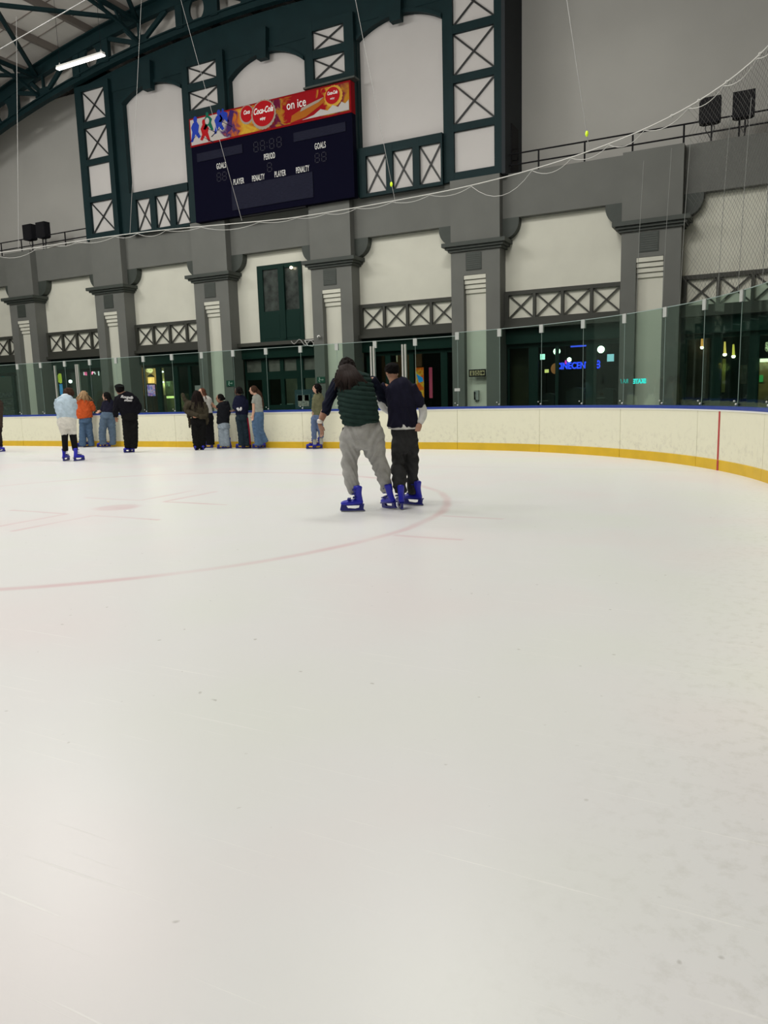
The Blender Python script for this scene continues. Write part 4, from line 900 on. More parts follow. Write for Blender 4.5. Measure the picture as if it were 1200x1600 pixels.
# ================================================================== PEOPLE
def chain_rings(pts, step=.03):
    """Catmull-Rom resample of [(Vector, ru, rv)]"""
    P_ = [(Vector(p), a, b) for p, a, b in pts]
    if len(P_) == 1: return P_
    out = []
    for i in range(len(P_)-1):
        p0 = P_[max(i-1, 0)]; p1 = P_[i]; p2 = P_[i+1]; p3 = P_[min(i+2, len(P_)-1)]
        n = max(2, int((p2[0]-p1[0]).length/step))
        for k in range(n):
            t = k/n; f = lambda a, b, c, d: .5*((2*b)+(c-a)*t+(2*a-5*b+4*c-d)*t*t+(3*b-a-3*c+d)*t**3)
            out.append((f(p0[0], p1[0], p2[0], p3[0]), f(p0[1], p1[1], p2[1], p3[1]), f(p0[2], p1[2], p2[2], p3[2])))
    out.append(P_[-1]); return out
def loft(mb, pts, A, seg=16, caps=.45, mod=None):
    """closed tube; A = image-right axis giving the wide direction of the section"""
    R_ = chain_rings(pts); n = len(R_); vs = []; fs = []; rings = []
    T = [(R_[min(i+1, n-1)][0]-R_[max(i-1, 0)][0]).normalized() for i in range(n)]
    def ring(c, t, ru, rv):
        u_ = (A - t*A.dot(t))
        if u_.length < .25: u_ = (Vector((0, 0, 1)) - t*t.z)
        u_.normalize(); v_ = t.cross(u_); return [c+u_*math.cos(2*PI*k/seg)*ru+v_*math.sin(2*PI*k/seg)*rv for k in range(seg)]
    c, ru, rv = R_[0]; h_ = min(ru, rv)*caps
    for q in (.98, .75, .4): rings.append(ring(c-T[0]*h_*q, T[0], ru*math.sqrt(1-q*q), rv*math.sqrt(1-q*q)))
    for i in range(n):
        c, ru, rv = R_[i]; k = mod(i/(n-1), c) if mod else 1
        rings.append(ring(c, T[i], ru*k, rv*k))
    c, ru, rv = R_[-1]; h_ = min(ru, rv)*caps
    for q in (.4, .75, .98): rings.append(ring(c+T[-1]*h_*q, T[-1], ru*math.sqrt(1-q*q), rv*math.sqrt(1-q*q)))
    vs = [p for r_ in rings for p in r_]
    for i in range(len(rings)-1):
        for k in range(seg): k2 = (k+1) % seg; fs.append((i*seg+k, i*seg+k2, (i+1)*seg+k2, (i+1)*seg+k))
    fs += [tuple(range(seg-1, -1, -1)), tuple(range((len(rings)-1)*seg, len(rings)*seg))]
    mb.add(vs, fs)
def ellipsoid(mb, c, U, V, W, seg=16, rings=10):
    t = MB(); t.ball((0, 0, 0), 1, 1, 1, seg, rings); mb.add([Vector(c)+U*x+V*y+W*z for x, y, z in t.v], t.f)
def fused(mb, name, m, parent, voxel, smooth=4, wr=0, wscale=(9, 9, 20), fn=None):
    me = mb.mesh(name+'_raw', m); o = bpy.data.objects.new(name, me); C.objects.link(o)
    r_ = o.modifiers.new('r', 'REMESH'); r_.mode = 'VOXEL'; r_.voxel_size = voxel
    s_ = o.modifiers.new('s', 'SMOOTH'); s_.factor = .5; s_.iterations = smooth
    dg = bpy.context.evaluated_depsgraph_get(); me2 = bpy.data.meshes.new_from_object(o.evaluated_get(dg)); bpy.data.objects.remove(o); bpy.data.meshes.remove(me)
    if wr:
        ns = [v.normal.copy() for v in me2.vertices]
        for v, nn in zip(me2.vertices, ns):
            q = Vector((v.co.x*wscale[0], v.co.y*wscale[1], v.co.z*wscale[2] + 2.2*math.sin(v.co.x*11+v.co.y*7)))
            v.co += nn*wr*noise.noise(q)*1.6
    if fn:
        ns = [v.normal.copy() for v in me2.vertices]
        for v, nn in zip(me2.vertices, ns): v.co += nn*fn(v.co)
    me2.materials.clear(); me2.materials.append(m); me2.shade_smooth(); me2.name = name
    o2 = bpy.data.objects.new(name, me2); C.objects.link(o2); o2.parent = parent; return o2
def skin_mat(n, c): return mat('skin_'+n, c, .55, bump=.05, bscale=80)
def cloth(n, c, rough=.9): return mat('cloth_'+n, c, rough, spec=.12, nz=.12, nscale=12, bump=.25, bscale=70)
m_bootb = mat('skate_blue', (.012, .014, .42), .35); m_bootd = mat('skate_dark_blue', (.01, .012, .2), .4); m_steel = mat('blade_steel', (.35, .36, .4), .3, metal=.8)
# ---- one hire skate (toe along +X, sole on z = 0)
def skate_meshes(mb_mat):
    X_ = Vector((1, 0, 0)); Yv = Vector((0, 1, 0))
    b_ = MB()
    loft(b_, [((-.085, 0, .105), .035, .03), ((-.03, 0, .115), .04, .04), ((.06, 0, .11), .046, .038), ((.13, 0, .105), .045, .033), ((.165, 0, .1), .03, .024)], Yv, 12)
    loft(b_, [((-.06, 0, .11), .036, .042), ((-.045, 0, .17), .036, .046), ((-.035, 0, .23), .042, .05), ((-.04, 0, .3), .048, .056)], Yv, 12)
    me = b_.mesh('boot_raw', mb_mat); o = bpy.data.objects.new('b', me); C.objects.link(o)
    r_ = o.modifiers.new('r', 'REMESH'); r_.mode = 'VOXEL'; r_.voxel_size = .009; s_ = o.modifiers.new('s', 'SMOOTH'); s_.iterations = 3
    boot = bpy.data.meshes.new_from_object(o.evaluated_get(bpy.context.evaluated_depsgraph_get())); bpy.data.objects.remove(o); boot.materials.clear(); boot.materials.append(mb_mat); boot.shade_smooth(); boot.name = 'ice_skate'
    h_ = MB()
    prof = [(-.11, .085), (-.10, .03), (-.115, .012), (.165, .012), (.185, .03), (.17, .085), (.11, .075), (.09, .042), (.0, .034), (-.045, .045), (-.055, .08)]
    h_.prism(prof[::-1], -.014, .014); h_.box(-.11, .17, -.036, .036, .078, .09)
    hold = h_.mesh('blade_holder', m_bootd)
    k_ = MB().prism([(-.12, .004), (-.11, 0), (.17, 0), (.19, .02), (.18, .026), (-.12, .016)], -.002, .002).mesh('blade', m_steel)
    u_ = MB()
    for x0, z0 in ((-.005, .165), (.0, .21), (-.002, .262), (.06, .15)): u_.box(x0-.012+.0, x0+.03, -.056, .056, z0, z0+.014)
    buc = u_.mesh('buckles', m_bootd)
    return boot, hold, k_, buc
SK = skate_meshes(m_bootb)
class Person:
    def __init__(s, label, foot, Y=None, root=None, group=None):
        if root is None:
            g = ground(*foot)
            if Y is not None: d = ray(*foot); t = Y/d.y; g = Vector((d.x*t, Y, 0))
        else: g = Vector(root)
        s.g = Vector((g.x, g.y, 0)); L = s.g.length; s.n = s.g/L; s.a = Vector((s.n.y, -s.n.x, 0)); s.L = L
        s.r = bpy.data.objects.new('person', None); C.objects.link(s.r); s.r.location = s.g; s.r.empty_display_size = .1
        tag(s.r, label, 'person', group); s.w = 1; s.T = lambda x, y: (x, y)
        d = ray(*foot); s.sc = (L/ (d.x*s.n.x+d.y*s.n.y)) / F_PX   # metres per photo pixel
    def J(s, x, y, b=0):
        px, py = s.T(x, y); d = ray(px, py); t = (s.L+b)/(d.x*s.n.x+d.y*s.n.y); p = Vector((d.x*t, d.y*t, CAM_H+d.z*t)); return p - s.g
    def ch(s, pts, flat=.7, k=1, grow=0):   # pts: (x, y, half width in crop px, depth b)
        return [(s.J(p[0], p[1], p[3] if len(p) > 3 else 0), (p[2]/s.S*s.sc)*k+grow, (p[2]/s.S*s.sc)*k*flat+grow) for p in pts]
    def skate(s, x, y, deg, lean=0, z=0):
        px, py = s.T(x, y); g = ground(px, py)
        # keep the skate within reach of the root's depth plane
        d = ray(px, py); b = g.dot(s.n)-s.L
        if abs(b) > .45: b = max(-.45, min(.45, b)); t = (s.L+b)/(d.x*s.n.x+d.y*s.n.y); g = Vector((d.x*t, d.y*t, 0))
        if g.y > 17.36 and s.g.y < 17.5: g.y = 17.36
        a_ = math.radians(deg); dv = s.a*math.cos(a_)+s.n*math.sin(a_)
        o = obj('ice_skate', SK[0]); o.parent = s.r; o.location = g-s.g+Vector((0, 0, z)) - dv*.03; o.rotation_euler = (Matrix.Rotation(math.radians(-lean), 3, s.n) @ Matrix.Rotation(math.atan2(dv.y, dv.x), 3, 'Z')).to_euler()
        for me, nm in ((SK[1], 'blade_holder'), (SK[2], 'blade'), (SK[3], 'buckles')):
            c = obj(nm, me); c.parent = o
        return b
def hand(mb, p, d, side, pal, k=1, curl=.5):
    """palm at p, fingers along d, side = thumb direction, pal = palm facing"""
    d = d.normalized(); side = (side - d*side.dot(d)).normalized(); nrm = d.cross(side).normalized(); 
    if nrm.dot(pal) < 0: nrm = -nrm
    ellipsoid(mb, p+d*.035*k, d*.05*k, side*.042*k, nrm*.017*k, 12, 8)
    for i, (o_, L_) in enumerate(((.03, .07), (.011, .08), (-.009, .075), (-.028, .058))):
        b0 = p+d*.07*k+side*o_*k; L_ *= k
        p1 = b0+d*L_*.45+nrm*L_*.12*curl; p2 = p1+d*L_*.28+nrm*L_*.3*curl; p3 = p2+d*L_*.1+nrm*L_*.3*curl
        loft(mb, [(b0-d*.02*k, .0095*k, .0095*k), (p1, .009*k, .009*k), (p2, .008*k, .008*k), (p3, .0065*k, .0065*k)], side, 8)
    b0 = p+d*.012*k+side*.034*k
    loft(mb, [(b0, .013*k, .013*k), (b0+side*.024*k+d*.028*k, .011*k, .011*k), (b0+side*.03*k+d*.056*k+nrm*.008*k, .0085*k, .0085*k)], nrm, 8)
def head(P, mb, x, y, r, b, face, tilt=0, k=1):
    """skull, jaw, nose, ears; r = half head width in crop px"""
    c = P.J(x, y, b); R_ = r/P.S*P.sc; f = (P.a*math.cos(math.radians(face))+P.n*math.sin(math.radians(face))); sd = Vector((0, 0, 1)).cross(f)
    up = (Vector((0, 0, 1))*math.cos(tilt)+f*math.sin(tilt)).normalized(); f2 = sd.cross(up)*-1 if sd.cross(up).dot(f) < 0 else sd.cross(up)
    f2.normalize()
    ellipsoid(mb, c+up*R_*.12, f2*R_*1.08, sd*R_*.95, up*R_*1.15)
    ellipsoid(mb, c-up*R_*.55+f2*R_*.25, f2*R_*.75, sd*R_*.68, up*R_*.75)
    ellipsoid(mb, c-up*R_*.12+f2*R_*1.08, f2*R_*.22, sd*R_*.14, up*R_*.26, 8, 6)
    for q in (-1, 1): ellipsoid(mb, c-up*R_*.1+sd*q*R_*.95, f2*R_*.18, sd*R_*.1, up*R_*.28, 8, 6)
    return c, R_, f2, sd, up
def face_bits(P, H, dark, lip):
    c, R_, f2, sd, up = H
    m = MB()
    for q in (-1, 1): ellipsoid(m, c+up*R_*.06+f2*R_*1.0+sd*q*R_*.36, f2*R_*.1, sd*R_*.15, up*R_*.09, 8, 6)
    for q in (-1, 1): ellipsoid(m, c+up*R_*.27+f2*R_*1.0+sd*q*R_*.36, f2*R_*.08, sd*R_*.22, up*R_*.05, 8, 6)
    o = m.build('eyes', mat('eye_dark', (.02, .015, .012), .4), None, True); o.parent = P.r
    m = MB(); ellipsoid(m, c-up*R_*.66+f2*R_*.96, f2*R_*.1, sd*R_*.27, up*R_*.08, 8, 6); o = m.build('mouth', lip, None, True); o.parent = P.r
def put(P, mb, name, m, smooth=True):
    o = mb.build(name, m, None, smooth); o.parent = P.r; return o
def strands(P, H, n, L_, m, width=.012, spread=1.0, back=None, seed=1, fr=1.0, dirv=None):
    rnd = random.Random(seed); c, R_, f2, sd, up = H; mb = MB()
    for i in range(n):
        th = rnd.uniform(-1, 1)*PI*.62*fr; ba = -f2*math.cos(th)+sd*math.sin(th); el = rnd.uniform(.0, .9)
        p0 = c+up*R_*(.15+.9*math.sin(el))+ba*R_*1.02*math.cos(el*.9)
        p1 = p0+ba*R_*.35-up*R_*.5; p2 = p1+ba*R_*.2*spread+sd*math.sin(th)*R_*.5*spread-Vector((0, 0, 1))*L_*.5
        p3 = p2+sd*(math.sin(th)*.6+rnd.uniform(-.4, .4))*R_*spread-Vector((0, 0, 1))*L_*rnd.uniform(.3, .55)
        if dirv is not None: p2 += dirv*.5*L_; p3 += dirv*L_
        w_ = width*rnd.uniform(.7, 1.3); loft(mb, [(p0, w_, w_), (p1, w_, w_), (p2, w_*.95, w_*.95), (p3, w_*.45, w_*.45)], P.a, 6)
    return put(P, mb, 'hair_strands', m)
def haircap(P, H, m, k=1.12, name='hair', lift=.14, back=.2, drop=0, vox=.012, bump=0, wrn=.0):
    c, R_, f2, sd, up = H; mb = MB()
    ellipsoid(mb, c+up*R_*lift*1.6-f2*R_*back, f2*R_*k*1.02, sd*R_*k, up*R_*k*1.05)
    if drop: loft(mb, [(c-f2*R_*.5, R_*k*.95, R_*.7), (c-f2*R_*.75-up*R_*1.0, R_*k*1.0, R_*.55), (c-f2*R_*.85-up*R_*drop*.6, R_*k*.95, R_*.4), (c-f2*R_*.85-up*R_*drop, R_*.6, R_*.2)], sd)
    return fused(mb, name, m, P.r, vox, 2, wr=wrn, wscale=(28, 28, 22))
# ---- the pair in front
hair_dk = mat('hair_black_brown', (.011, .007, .006), .8, spec=.12, bump=.6, bscale=120); hair_br = mat('hair_brown', (.045, .022, .013), .8, spec=.12, bump=.5, bscale=90)
hair_rd = mat('hair_reddish', (.09, .035, .02), .8, spec=.12, bump=.4, bscale=90); hair_bl = mat('hair_blonde', (.33, .2, .09), .55, bump=.4, bscale=90); hair_bk = mat('hair_black', (.006, .005, .005), .85, spec=.1, bump=.4, bscale=90)
sk_l = skin_mat('light', (.52, .3, .21)); sk_m = skin_mat('medium', (.3, .15, .09)); sk_d = skin_mat('dark', (.09, .045, .028)); lip = mat('lips', (.3, .08, .07), .5)
c1 = lambda x, y: (470+x/5.217, 540+y/5.217)
P = Person('person seen from behind in green puffer vest and pale grey joggers, long dark hair', c1(440, 1345))
P.T = c1; P.S = 5.217
bL = P.skate(425, 1352, 176); bR = P.skate(728, 1328, 122, lean=11)
vest = [(430, 232, 78, .2), (438, 268, 128, .17), (445, 320, 148, .13), (452, 400, 158, .08), (464, 480, 164, .04), (478, 560, 160, 0), (490, 605, 156, -.01), (494, 628, 150, -.01)]
pel = [(495, 600, 128, 0), (499, 650, 152, 0), (500, 690, 168, 0), (503, 745, 182, 0), (499, 790, 182, 0), (494, 825, 150, 0)]
lgL = [(412, 745, 92, 0), (409, 830, 88, 0), (405, 880, 76, .02), (398, 960, 68, .03), (410, 1060, 64, 0), (428, 1135, 54, -.01), (433, 1184, 46, 0)]
lgR = [(588, 745, 95, 0), (592, 830, 96, .01), (616, 890, 82, .04), (645, 965, 70, .06), (672, 1055, 62, bR*.6), (690, 1120, 50, bR), (700, 1168, 46, bR)]
slL = [(305, 290, 46, .16), (266, 360, 46, .13), (234, 445, 42, .07), (203, 525, 39, .02), (193, 552, 36, .0)]
slR = [(572, 280, 48, .16), (622, 345, 47, .22), (668, 418, 44, .28), (715, 445, 42, .33), (770, 430, 38, .36)]
mb = MB()
H = head(P, mb, 378, 180, 56, .3, 95, .55)
loft(mb, P.ch([(392, 215, 36, .27), (425, 262, 42, .2)], 1), P.a)
loft(mb, P.ch(vest, .62, .84), P.a); loft(mb, P.ch(pel[:-1], .72, .72), P.a)
for q in (lgL, lgR, slL, slR): loft(mb, P.ch(q, .95, .72), P.a, 12)
loft(mb, P.ch([(196, 535, 31, .02), (176, 580, 28, 0), (160, 625, 20, -.02), (156, 650, 19, -.02)], .9), P.a, 12)
w0 = P.J(156, 650, -.02); hand(mb, w0, P.J(178, 715, 0)-w0, P.a*.8-P.n, -P.a, 1.0, .9)
w0 = P.J(775, 428, .36); loft(mb, [(P.J(735, 438, .35), .035, .03), (w0, .028, .024)], P.a, 10); hand(mb, w0, P.J(830, 410, .37)-w0, Vector((0, 0, 1)), P.n*-1, 1.0, .5)
fused(mb, 'body', sk_m, P.r, .0075, 3)
vm = MB(); loft(vm, P.ch(vest, .76), P.a, 28, .3, mod=lambda t, c: 1-.045*abs(math.cos(t*PI*9.5))**6)
loft(vm, P.ch([(330, 285, 60, .16), (440, 262, 70, .19), (545, 280, 60, .16)], .9, .85), Vector((0, 0, 1)), 16)
def quilt(co):
    q = (co.z + .10*co.dot(P.a) + .012*math.sin(co.x*9))/.057; d_ = abs(q-round(q))*.057
    return -.013*math.exp(-(d_/.011)**2) + .004*noise.noise(co*30)
vo = fused(vm, 'puffer_vest', cloth('vest', (.017, .036, .031)), P.r, .007, 2, fn=quilt)
m = MB()
loft(m, P.ch([(396, 222, 52, .24), (412, 242, 62, .22)], 1), P.a); fused(m, 'collar', cloth('vest', (.017, .036, .031)), P.r, .01, 3)
for q in (slL, slR):
    m = MB(); loft(m, P.ch(q, .95), P.a, 14, .3); fused(m, 'sweater_sleeve', cloth('navy_sleeve', (.007, .009, .02)), P.r, .009, 3, wr=.012)
m = MB(); loft(m, P.ch(pel, .68), P.a, 24, .3); loft(m, P.ch(lgL, .95), P.a, 20, .3); loft(m, P.ch(lgR, .95), P.a, 20, .3)
loft(m, P.ch([(430, 735, 95, -.04), (440, 800, 80, -.03)], .8), P.a, 16); loft(m, P.ch([(575, 735, 95, -.04), (572, 800, 80, -.03)], .8), P.a, 16)
fused(m, 'joggers', cloth('jogger_grey', (.36, .355, .34)), P.r, .0095, 4, wr=.017, wscale=(6, 6, 13))
m = MB(); loft(m, P.ch([(433, 1176, 49, 0), (436, 1196, 47, 0)], 1), P.a); loft(m, P.ch([(699, 1162, 50, bR), (704, 1182, 48, bR)], 1), P.a); put(P, m, 'jogger_cuffs', cloth('jogger_grey', (.36, .355, .34)))
m = MB(); loft(m, P.ch([(345, 668, 4, -.0), (336, 705, 5, -.0), (326, 742, 6, -.0)], 2.4), P.a, 8); put(P, m, 'pocket_lining', m_black)
m = MB(); loft(m, P.ch([(158, 612, 25, -.02), (154, 628, 24, -.02)], .95), P.a, 12); put(P, m, 'bracelet', mat('bracelet', (.7, .66, .62), .3, metal=.3))
haircap(P, H, hair_dk, 1.2, lift=.12, back=.15, drop=2.2, wrn=.012)
m = MB(); loft(m, P.ch([(370, 140, 52, .22), (376, 200, 80, .14), (392, 260, 112, .05), (405, 310, 115, .0), (410, 345, 80, -.03)], .3), P.a, 20); fused(m, 'hair', hair_dk, P.r, .011, 2, wr=.02, wscale=(30, 30, 12))
rnd = random.Random(5); m = MB()
for i in range(62):
    u_ = rnd.uniform(-1, 1); x0 = 375+u_*55; x1 = 398+u_*105; x2 = 405+u_*135+rnd.uniform(-12, 12); y2 = 372-abs(u_)*40+rnd.uniform(-60, 35)
    loft(m, P.ch([(x0, 150+abs(u_)*20, 7, .1), (x0*.6+x1*.4, 205, 8, .04), (x1, 265, 8, -.05+.05*abs(u_)), (x2, y2, 4, -.07+.06*abs(u_))], 1), P.a, 6)
put(P, m, 'hair_strands', mat('hair_strand', (.02, .012, .010), .7, spec=.2))

P = Person('person in navy t-shirt over white long sleeves and dark grey joggers, seen from behind', c1(862, 1312))
P.T = c1; P.S = 5.217
bL = P.skate(812, 1328, 100); bR = P.skate(915, 1300, 150)
tee = [(768, 288, 50, .06), (778, 306, 92, .05), (790, 335, 118, .04), (806, 400, 120, .02), (820, 480, 118, 0), (827, 560, 119, 0), (828, 625, 123, 0), (828, 656, 125, 0)]
pel = [(843, 640, 92, 0), (845, 720, 106, 0), (848, 810, 112, 0), (849, 860, 100, 0)]
lgL = [(795, 770, 59, 0), (793, 900, 57, .02), (795, 1000, 62, .02), (803, 1090, 58, bL), (812, 1160, 52, bL), (814, 1200, 46, bL)]
lgR = [(902, 770, 59, 0), (908, 900, 53, .02), (912, 1000, 53, .02), (912, 1090, 51, bR), (914, 1155, 50, bR), (918, 1196, 46, bR)]
slL = [(700, 330, 46, .05), (668, 392, 42, .08), (645, 440, 36, .1)]
slR = [(900, 335, 46, .03), (935, 395, 44, .02), (968, 460, 40, 0), (982, 492, 36, 0)]
wsR = [(960, 455, 30, 0), (985, 495, 33, 0), (998, 545, 33, 0), (990, 590, 29, -.02), (972, 632, 25, -.05)]
wsL = [(660, 400, 30, .09), (645, 440, 30, .1), (668, 500, 28, .25), (720, 540, 25, .35)]
mb = MB(); H = head(P, mb, 745, 220, 53, .08, 115, .35)
loft(mb, P.ch([(752, 250, 34, .07), (762, 300, 40, .06)], 1), P.a)
loft(mb, P.ch(tee, .6, .84), P.a); loft(mb, P.ch(pel[:-1], .75, .75), P.a)
for q in (lgL, lgR, slL, slR, wsR, wsL): loft(mb, P.ch(q, .95, .72), P.a, 12)
w0 = P.J(968, 640, -.05); hand(mb, w0, P.J(955, 690, -.1)-w0, -P.a, -P.n, .95, .8)
w0 = P.J(722, 542, .35); hand(mb, w0, P.J(770, 540, .4)-w0, Vector((0, 0, 1)), -P.n, .95, .6)
fused(mb, 'body', skin_mat('tan', (.42, .22, .14)), P.r, .0075, 3)
m = MB(); loft(m, P.ch(tee, .74), P.a, 24, .25); loft(m, P.ch(slL, .95), P.a, 14, .3); loft(m, P.ch(slR, .95), P.a, 14, .3); fused(m, 't_shirt', cloth('navy_tee', (.012, .012, .026)), P.r, .0085, 3, wr=.013, wscale=(7, 7, 8))
m = MB(); loft(m, P.ch([(828, 640, 115, 0), (828, 676, 121, 0)], .74), P.a, 24, .1); loft(m, P.ch(wsR, .95), P.a, 14, .3); loft(m, P.ch(wsL, .95), P.a, 14, .3); fused(m, 'long_sleeve_shirt', cloth('white_shirt', (.66, .66, .64)), P.r, .0085, 3, wr=.004)
m = MB(); loft(m, P.ch(pel, .72), P.a, 24, .3); loft(m, P.ch(lgL, .98), P.a, 18, .3); loft(m, P.ch(lgR, .98), P.a, 18, .3); fused(m, 'joggers', cloth('charcoal', (.034, .035, .036)), P.r, .009, 3, wr=.018, wscale=(6, 6, 15))
m = MB(); c, R_, f2, sd, up = H; ellipsoid(m, c+up*R_*.5-f2*R_*.12, f2*R_*1.2, sd*R_*1.14, up*R_*.98); ellipsoid(m, c+up*R_*.05-f2*R_*.45, f2*R_*.75, sd*R_*.98, up*R_*.7); fused(m, 'hair', hair_bk, P.r, .009, 2, wr=.006, wscale=(45, 45, 45))

# ---- skaters along the far boards
c7 = lambda x, y: (60+x/5, 560+y/5); c8 = lambda x, y: (260+x/4.286, 560+y/4.286)
def simple(label, T, S_, foot, Y, skates, torso, legs, sleeves, hd, face, cols, skin, hand_ends, neck, tilt=0, pelvis=None, vox=.013, sleeve_skin=None, flat=.66, lname='trousers', tname='top', wr=.01, extra=None):
    P = Person(label, T(*foot), Y=Y); P.T = T; P.S = S_
    for q in skates: P.skate(*q)
    mb = MB(); H = head(P, mb, hd[0], hd[1], hd[2], hd[3] if len(hd) > 3 else 0, face, tilt)
    loft(mb, P.ch(neck, 1), P.a, 10); loft(mb, P.ch(torso, flat, .82), P.a)
    pv = pelvis
    if pv: loft(mb, P.ch(pv, .75, .82), P.a)
    for q in legs+sleeves: loft(mb, P.ch(q, .95, .68), P.a, 10)
    for q in (sleeve_skin or []): loft(mb, P.ch(q, .95), P.a, 10)
    for (x0, y0, b0, x1, y1, b1, sgn) in hand_ends:
        w0 = P.J(x0, y0, b0); hand(mb, w0, P.J(x1, y1, b1)-w0, P.a*sgn+P.n*.3, -P.n, .95, .7)
    fused(mb, 'body', skin, P.r, vox*.75, 2)
    m = MB(); loft(m, P.ch(torso, flat+.04), P.a, 20, .25)
    for q in sleeves: loft(m, P.ch(q, .95), P.a, 12, .3)
    fused(m, tname, cols[0], P.r, vox, 3, wr=wr)
    m = MB()
    if pv: loft(m, P.ch(pv, .8), P.a, 20, .3)
    for q in legs: loft(m, P.ch(q, .98), P.a, 14, .3)
    fused(m, lname, cols[1], P.r, vox, 3, wr=wr)
    return P, H
# pale blue shirt, white shorts
P, H = simple('person in pale blue polo and white shorts over black leggings, standing away from the boards', c7, 5, (265, 800), None, [(218, 800, 60), (318, 800, 30)],
  [(208, 288, 30, .1), (210, 305, 52, .09), (212, 345, 72, .06), (216, 400, 74, .02), (220, 440, 72, 0), (222, 470, 72, 0)],
  [[(190, 520, 36, 0), (200, 560, 34, 0), (206, 592, 29, 0)], [(256, 520, 38, 0), (264, 560, 34, 0), (270, 592, 29, 0)]],
  [[(155, 325, 26, .07), (148, 375, 25, .1), (155, 415, 20, .16)], [(266, 322, 28, .08), (276, 362, 27, .1), (280, 395, 23, .12)]],
  (236, 280, 34, .2), 60, (cloth('sky', (.42, .52, .6)), cloth('white_shorts', (.62, .6, .54))), sk_m, [(245, 420, .35, 262, 412, .4, 1)], [(212, 300, 22, .12), (225, 285, 24, .18)], tilt=.7,
  pelvis=[(222, 462, 68, 0), (222, 500, 72, 0), (224, 535, 66, 0)], sleeve_skin=[[(280, 390, 15, .12), (278, 415, 13, .2), (255, 420, 11, .32)], [(156, 410, 15, .16), (195, 425, 12, .3)], [(207, 585, 24, 0), (210, 720, 17, 0)], [(268, 585, 24, 0), (288, 715, 17, 0)]], lname='shorts', tname='polo_shirt')
m = MB(); loft(m, P.ch([(206, 580, 27, 0), (207, 640, 23, 0), (211, 718, 21, 0)], .95), P.a, 12); loft(m, P.ch([(267, 580, 28, 0), (277, 640, 25, 0), (288, 715, 21, 0)], .95), P.a, 12); put(P, m, 'leggings', cloth('legging_black', (.008, .008, .009)))
c, R_, f2, sd, up = H; haircap(P, H, hair_br, 1.2, wrn=.015)
m = MB(); loft(m, P.ch([(206, 288, 28, .1), (208, 296, 32, .1)], 1), P.a, 12); put(P, m, 'collar', cloth('sky_light', (.55, .62, .66)))
# orange jacket
P, H = simple('person with blonde hair in orange jacket and blue jeans leaning over the boards', c7, 5, (375, 690), 17.2, [(345, 690, 200), (415, 688, 40)],
  [(352, 320, 30, .05), (352, 335, 48, .05), (356, 380, 56, .03), (358, 430, 60, 0), (362, 462, 60, 0)],
  [[(345, 480, 27, 0), (346, 560, 26, 0), (345, 640, 27, 0), (346, 680, 26, 0)], [(392, 480, 27, 0), (398, 560, 25, 0), (410, 640, 24, 0), (416, 680, 22, 0)]],
  [[(305, 345, 20, .05), (300, 395, 19, .05), (310, 440, 17, .06)], [(402, 345, 24, .05), (425, 385, 22, .06), (432, 410, 18, .06)]],
  (352, 290, 26, .06), 120, (cloth('orange', (.5, .085, .022)), cloth('denim', (.07, .12, .2))), sk_l, [(434, 405, .06, 440, 380, .07, 1)], [(352, 300, 15, .05), (352, 325, 17, .05)],
  pelvis=[(368, 455, 46, 0), (368, 500, 50, 0)], lname='jeans', tname='jacket')
haircap(P, H, hair_bl, 1.16, drop=1.6, wrn=.015); strands(P, H, 22, .18, hair_bl, .011, 1.3)
m = MB(); loft(m, P.ch([(303, 452, 12, -.02), (312, 466, 10, -.02)], .8), P.a, 10); put(P, m, 'jacket_hem', cloth('dark_red', (.12, .02, .02)))
# navy top, jeans
P, H = simple('person in navy top and wide jeans with one arm on the boards, face turned left', c7, 5, (540, 685), 17.2, [(502, 688, 200), (572, 686, 0)],
  [(545, 322, 22, 0), (548, 335, 38, 0), (548, 375, 42, 0), (546, 415, 45, 0), (545, 428, 45, 0)],
  [[(518, 445, 32, 0), (506, 520, 30, .0), (500, 600, 27, 0), (508, 665, 27, 0)], [(565, 445, 32, 0), (572, 530, 30, 0), (580, 610, 26, 0), (580, 670, 25, 0)]],
  [[(518, 345, 18, 0), (502, 385, 16, .03), (490, 405, 13, .05)], [(578, 345, 18, 0), (590, 390, 16, -.02), (596, 420, 14, 0)]],
  (530, 297, 25, 0), 170, (cloth('navy_top', (.012, .012, .025)), cloth('denim_grey', (.085, .125, .18))), sk_l, [(480, 412, .06, 462, 424, .06, -1), (598, 428, 0, 600, 455, 0, -1)], [(535, 305, 14, 0), (542, 328, 16, 0)],
  pelvis=[(542, 425, 46, 0), (542, 465, 52, 0)], sleeve_skin=[[(494, 400, 10, .05), (478, 414, 8, .06)]], lname='jeans')
haircap(P, H, hair_bk, 1.14, drop=2.8); face_bits(P, H, None, lip); strands(P, H, 22, .22, hair_bk, .011, .8, seed=4)
